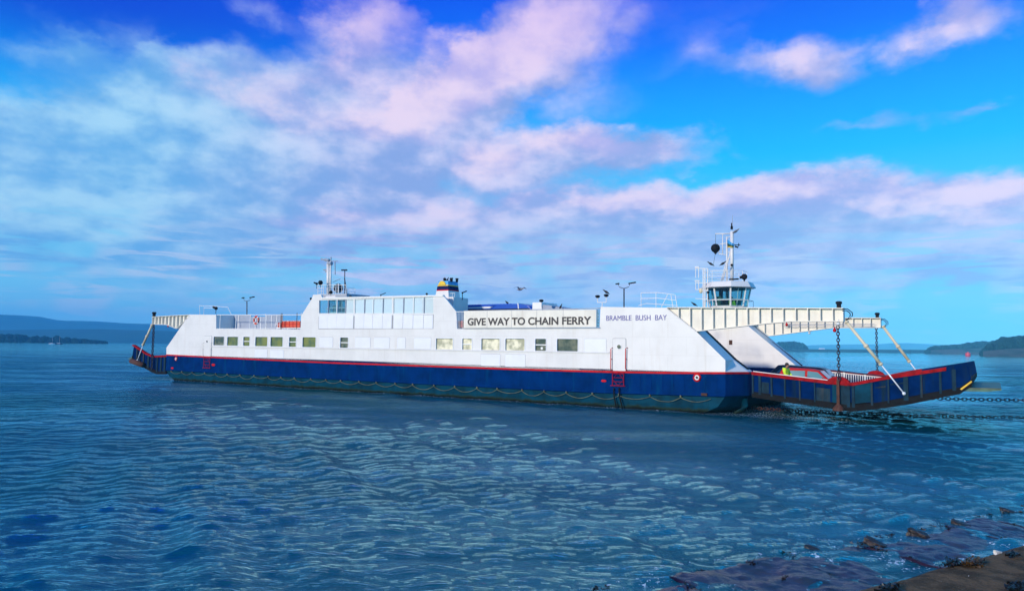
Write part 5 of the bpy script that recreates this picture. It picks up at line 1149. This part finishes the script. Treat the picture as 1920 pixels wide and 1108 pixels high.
def patch(name, o0, dx, dy, nx, ny, lx, ly, zf, mt, skirt=.8):
    m_ = MB(); vs = []; fs = []
    for i in range(nx+1):
        for j in range(ny+1):
            q = o0+dx*(lx*i/nx)+dy*(ly*j/ny); vs.append((q.x, q.y, zf(i/nx*lx, j/ny*ly)))
    for i in range(nx):
        for j in range(ny): a = i*(ny+1)+j; fs.append((a, a+1, a+ny+2, a+ny+1))
    b = len(vs); edge = [i*(ny+1) for i in range(nx+1)]+[nx*(ny+1)+j for j in range(1, ny+1)]+[i*(ny+1)+ny for i in range(nx-1, -1, -1)]+[j for j in range(ny-1, 0, -1)]
    for k in edge: v = vs[k]; vs.append((v[0], v[1], v[2]-skirt))
    for k in range(len(edge)): k2 = (k+1) % len(edge); fs.append((edge[k], edge[k2], b+k2, b+k))
    m_.add(vs, fs); return m_
from mathutils import noise as mn
def nz3(x, y, s=1.0, d=3): return mn.fractal(Vector((x*s, y*s, 1.7)), 1.0, 2.0, d)
qb = patch('quay', Q0-qd*14, qd, qi, 260, 90, 50, 12, lambda a, b: QH+.02*nz3(a, b, .8)+.012*nz3(a, b, 5)-(.05*max(0, 1-b/.12)**2), 'quay_concrete', 2.2)
qo = qb.build('quay', 'quay_concrete', None, True); qo['kind'] = 'structure'
mdl = qo.modifiers.new('edge', 'EDGE_SPLIT'); mdl.split_angle = R(50)
# apron of worn slabs awash below the quay wall
ss = -6.0; k = 0; sl = MB(); cuts = [-6, -3.4, -.9, 1.6, 4.2, 6.45, 9.55, 11.15, 13.4, 16.0, 18.6, 21.5, 25]
for k, (s0, s1) in enumerate(zip(cuts[:-1], cuts[1:])):
    rn = random.Random(k*7+3); tl = rn.uniform(-.04, .05); base = rn.uniform(-.03, .02); off = rn.uniform(-.25, .25)
    o0 = E0+ed*s0+inn*(off)
    wdt = s1-s0-.05
    p_ = patch('s', o0, ed, inn, 46, 90, wdt, 7.2, lambda a, b, base=base, tl=tl, wdt=wdt, k=k: base+.006+tl*(a/wdt-.5)-.02*(b/7.2)+.035*max(0, 1-abs(b-.6)/1.2)+.075*nz3(a+k*9, b, .7)+.035*nz3(a+k*9, b, 3)+.014*nz3(a, b, 9)-.12*max(0, 1-b/.3), '', .7)
    sl.add(p_.v, p_.f)
sw = sl.build('slipway', 'wet_slab', None, True); sw['kind'] = 'structure'
def rockm(c, sx, sy, sz, seed, rz=0):
    bm = bmesh.new(); bmesh.ops.create_cube(bm, size=2); bmesh.ops.subdivide_edges(bm, edges=bm.edges, cuts=7, use_grid_fill=True)
    for v in bm.verts:
        p = v.co.copy(); n_ = mn.noise_vector(p*1.1+Vector((seed*3.1, 0, 0)))*.30+mn.noise_vector(p*3.2+Vector((seed, 4, 0)))*.13
        p = p*(1-.10*(abs(p.x*p.y)+abs(p.y*p.z)+abs(p.x*p.z))/3)+n_; p.z *= (.8-.5*p.x) if p.z > 0 else 1
        v.co = (p.x*sx, p.y*sy, p.z*sz)
    bmesh.ops.triangulate(bm, faces=bm.faces); bm.transform(Matrix.Rotation(rz, 4, 'Z')); me = bpy.data.meshes.new('rock'); bm.to_mesh(me); bm.free(); me.materials.append(M['rock'])
    o = bpy.data.objects.new('rock', me); COL.objects.link(o); o.location = c; return o
ra = math.atan2(inn.y, inn.x)
GR = 'stone blocks along the edge of the apron'
for u, v, sx, sy, sz, lab in [(1722, 1002, .2, .1, .09, 'weedy brown stone block on the apron edge, left one of the two tall blocks'), (1802, 986, .2, .1, .1, 'weedy brown stone block on the apron edge, right one of the two tall blocks'),
        (1640, 1020, .2, .09, .09, 'low jagged dark stone on the apron edge, next left of the two tall blocks'), (1527, 1033, .18, .07, .07, 'flat dark weedy stone lying awash at the apron corner farthest from the tall blocks'), (1892, 961, .2, .08, .08, 'small dark stone at the far right end of the apron edge')]:
    c = G(u, v, .0); tag(rockm(c, sx, sy, sz, int(u), ra+.1), lab, 'rock', GR)
# ragged weed along the slab edges: stuff
wm = MB(); rn = random.Random(4)
def clump(c, r, h, n, mb):
    for _ in range(n):
        a = rn.uniform(0, 6.28); d = r*math.sqrt(rn.random()); x = c.x+d*math.cos(a); y = c.y+d*math.sin(a); l = rn.uniform(.03, .09); b = rn.uniform(0, 6.28); w2 = rn.uniform(.005, .014); z = c.z+rn.uniform(0, h)
        mb.add([(x-w2*math.sin(b), y+w2*math.cos(b), z), (x+w2*math.sin(b), y-w2*math.cos(b), z), (x+l*math.cos(b)+w2*math.sin(b), y+l*math.sin(b)-w2*math.cos(b), z+rn.uniform(-.02, .04)), (x+l*math.cos(b)-w2*math.sin(b), y+l*math.sin(b)+w2*math.cos(b), z+rn.uniform(-.02, .04))], [(0, 1, 2, 3)])
for s0 in cuts:
    b = E0+ed*s0
    for t in np.linspace(0, 3.2, 18):
        if rn.random() < .4: clump(b+inn*t+Vector((rn.uniform(-.06, .06), 0, .02)), .06+.05*(t < .5), .02, 12 if t < 1 else 5, wm)
for _ in range(24):
    s0 = rn.uniform(-5, 20); clump(E0+ed*s0+inn*rn.uniform(-.05, .25)+Vector((0, 0, .02)), rn.uniform(.04, .12), .02, 12, wm)
for _ in range(22):
    s0 = rn.uniform(0, 18); clump(E0+ed*s0+inn*rn.uniform(.5, 5)+Vector((0, 0, .03)), rn.uniform(.04, .12), .01, 7, wm)
tag(wm.build('seaweed', 'seaweed_dark', None), 'dark seaweed strung along the edges and joints of the awash slabs', 'seaweed', kind='stuff')
def weedclump(u, v, r, n, mt, lab):
    m_ = MB(); c = G(u, v, QH+.01); clump(Vector((0, 0, 0)), r, .06, n, m_); o = m_.build('seaweed', mt, None, False, c); o.scale = (1.5, .8, 1); o.rotation_euler = (0, 0, math.atan2(qd.y, qd.x)); tag(o, lab, 'seaweed', 'seaweed clumps on the quay')
weedclump(1822, 1058, .13, 200, 'seaweed', 'orange brown seaweed clump lying near the quay edge')
weedclump(1788, 1059, .08, 120, 'seaweed_dark', 'black seaweed clump hanging at the quay edge beside the orange one')
weedclump(1670, 1106, .12, 130, 'seaweed_dark', 'dark purple seaweed patch on the quay at the bottom edge of the photo')
weedclump(1900, 1042, .06, 40, 'seaweed_dark', 'thin dark seaweed strand on the upper right of the quay')
weedclump(1912, 1104, .14, 200, 'seaweed_dark', 'black clump added as the dark shadow in the bottom right corner of the quay')  # dark blades added to stand for shadow in the quay corner
m_ = MB(); rockc = G(1871, 1035, QH+.0); o = rockm(rockc, .07, .025, .03, 3, .4); o.data.materials.clear(); o.data.materials.append(M['chalk']); o.name = 'shell'; tag(o, 'white shell fragment lying on the quay concrete', 'shell')
pb = MB()
for _ in range(90):
    q = Q0+qd*rn.uniform(-2, 12)+qi*rn.uniform(.05, 5); r = rn.uniform(.004, .011); pb.sphere((q.x, q.y, QH+.012), r, 6, 4, (1, 1, .6))
tag(pb.build('pebbles', 'chalk', None), 'pale grit and pebbles scattered over the quay', 'pebbles', kind='stuff')
# ================================================================== haze
hz = MB(); hz.box(-5200, 5200, -40, 6000, -8, 235)
hm = bpy.data.materials.new('haze'); hm.use_nodes = True; B = N(nodes_of(hm.node_tree)); pv = B.n('ShaderNodeVolumePrincipled'); o = B.n('ShaderNodeOutputMaterial'); B.l(pv.outputs[0], o.inputs['Volume'])
pv.inputs['Color'].default_value = (.13, .62, 1, 1); pv.inputs['Density'].default_value = .00022; pv.inputs['Anisotropy'].default_value = -.45
h = hz.build('haze', hm, None); h['kind'] = 'stuff'; h['label'] = 'pale blue sea haze thickening towards the far hills'
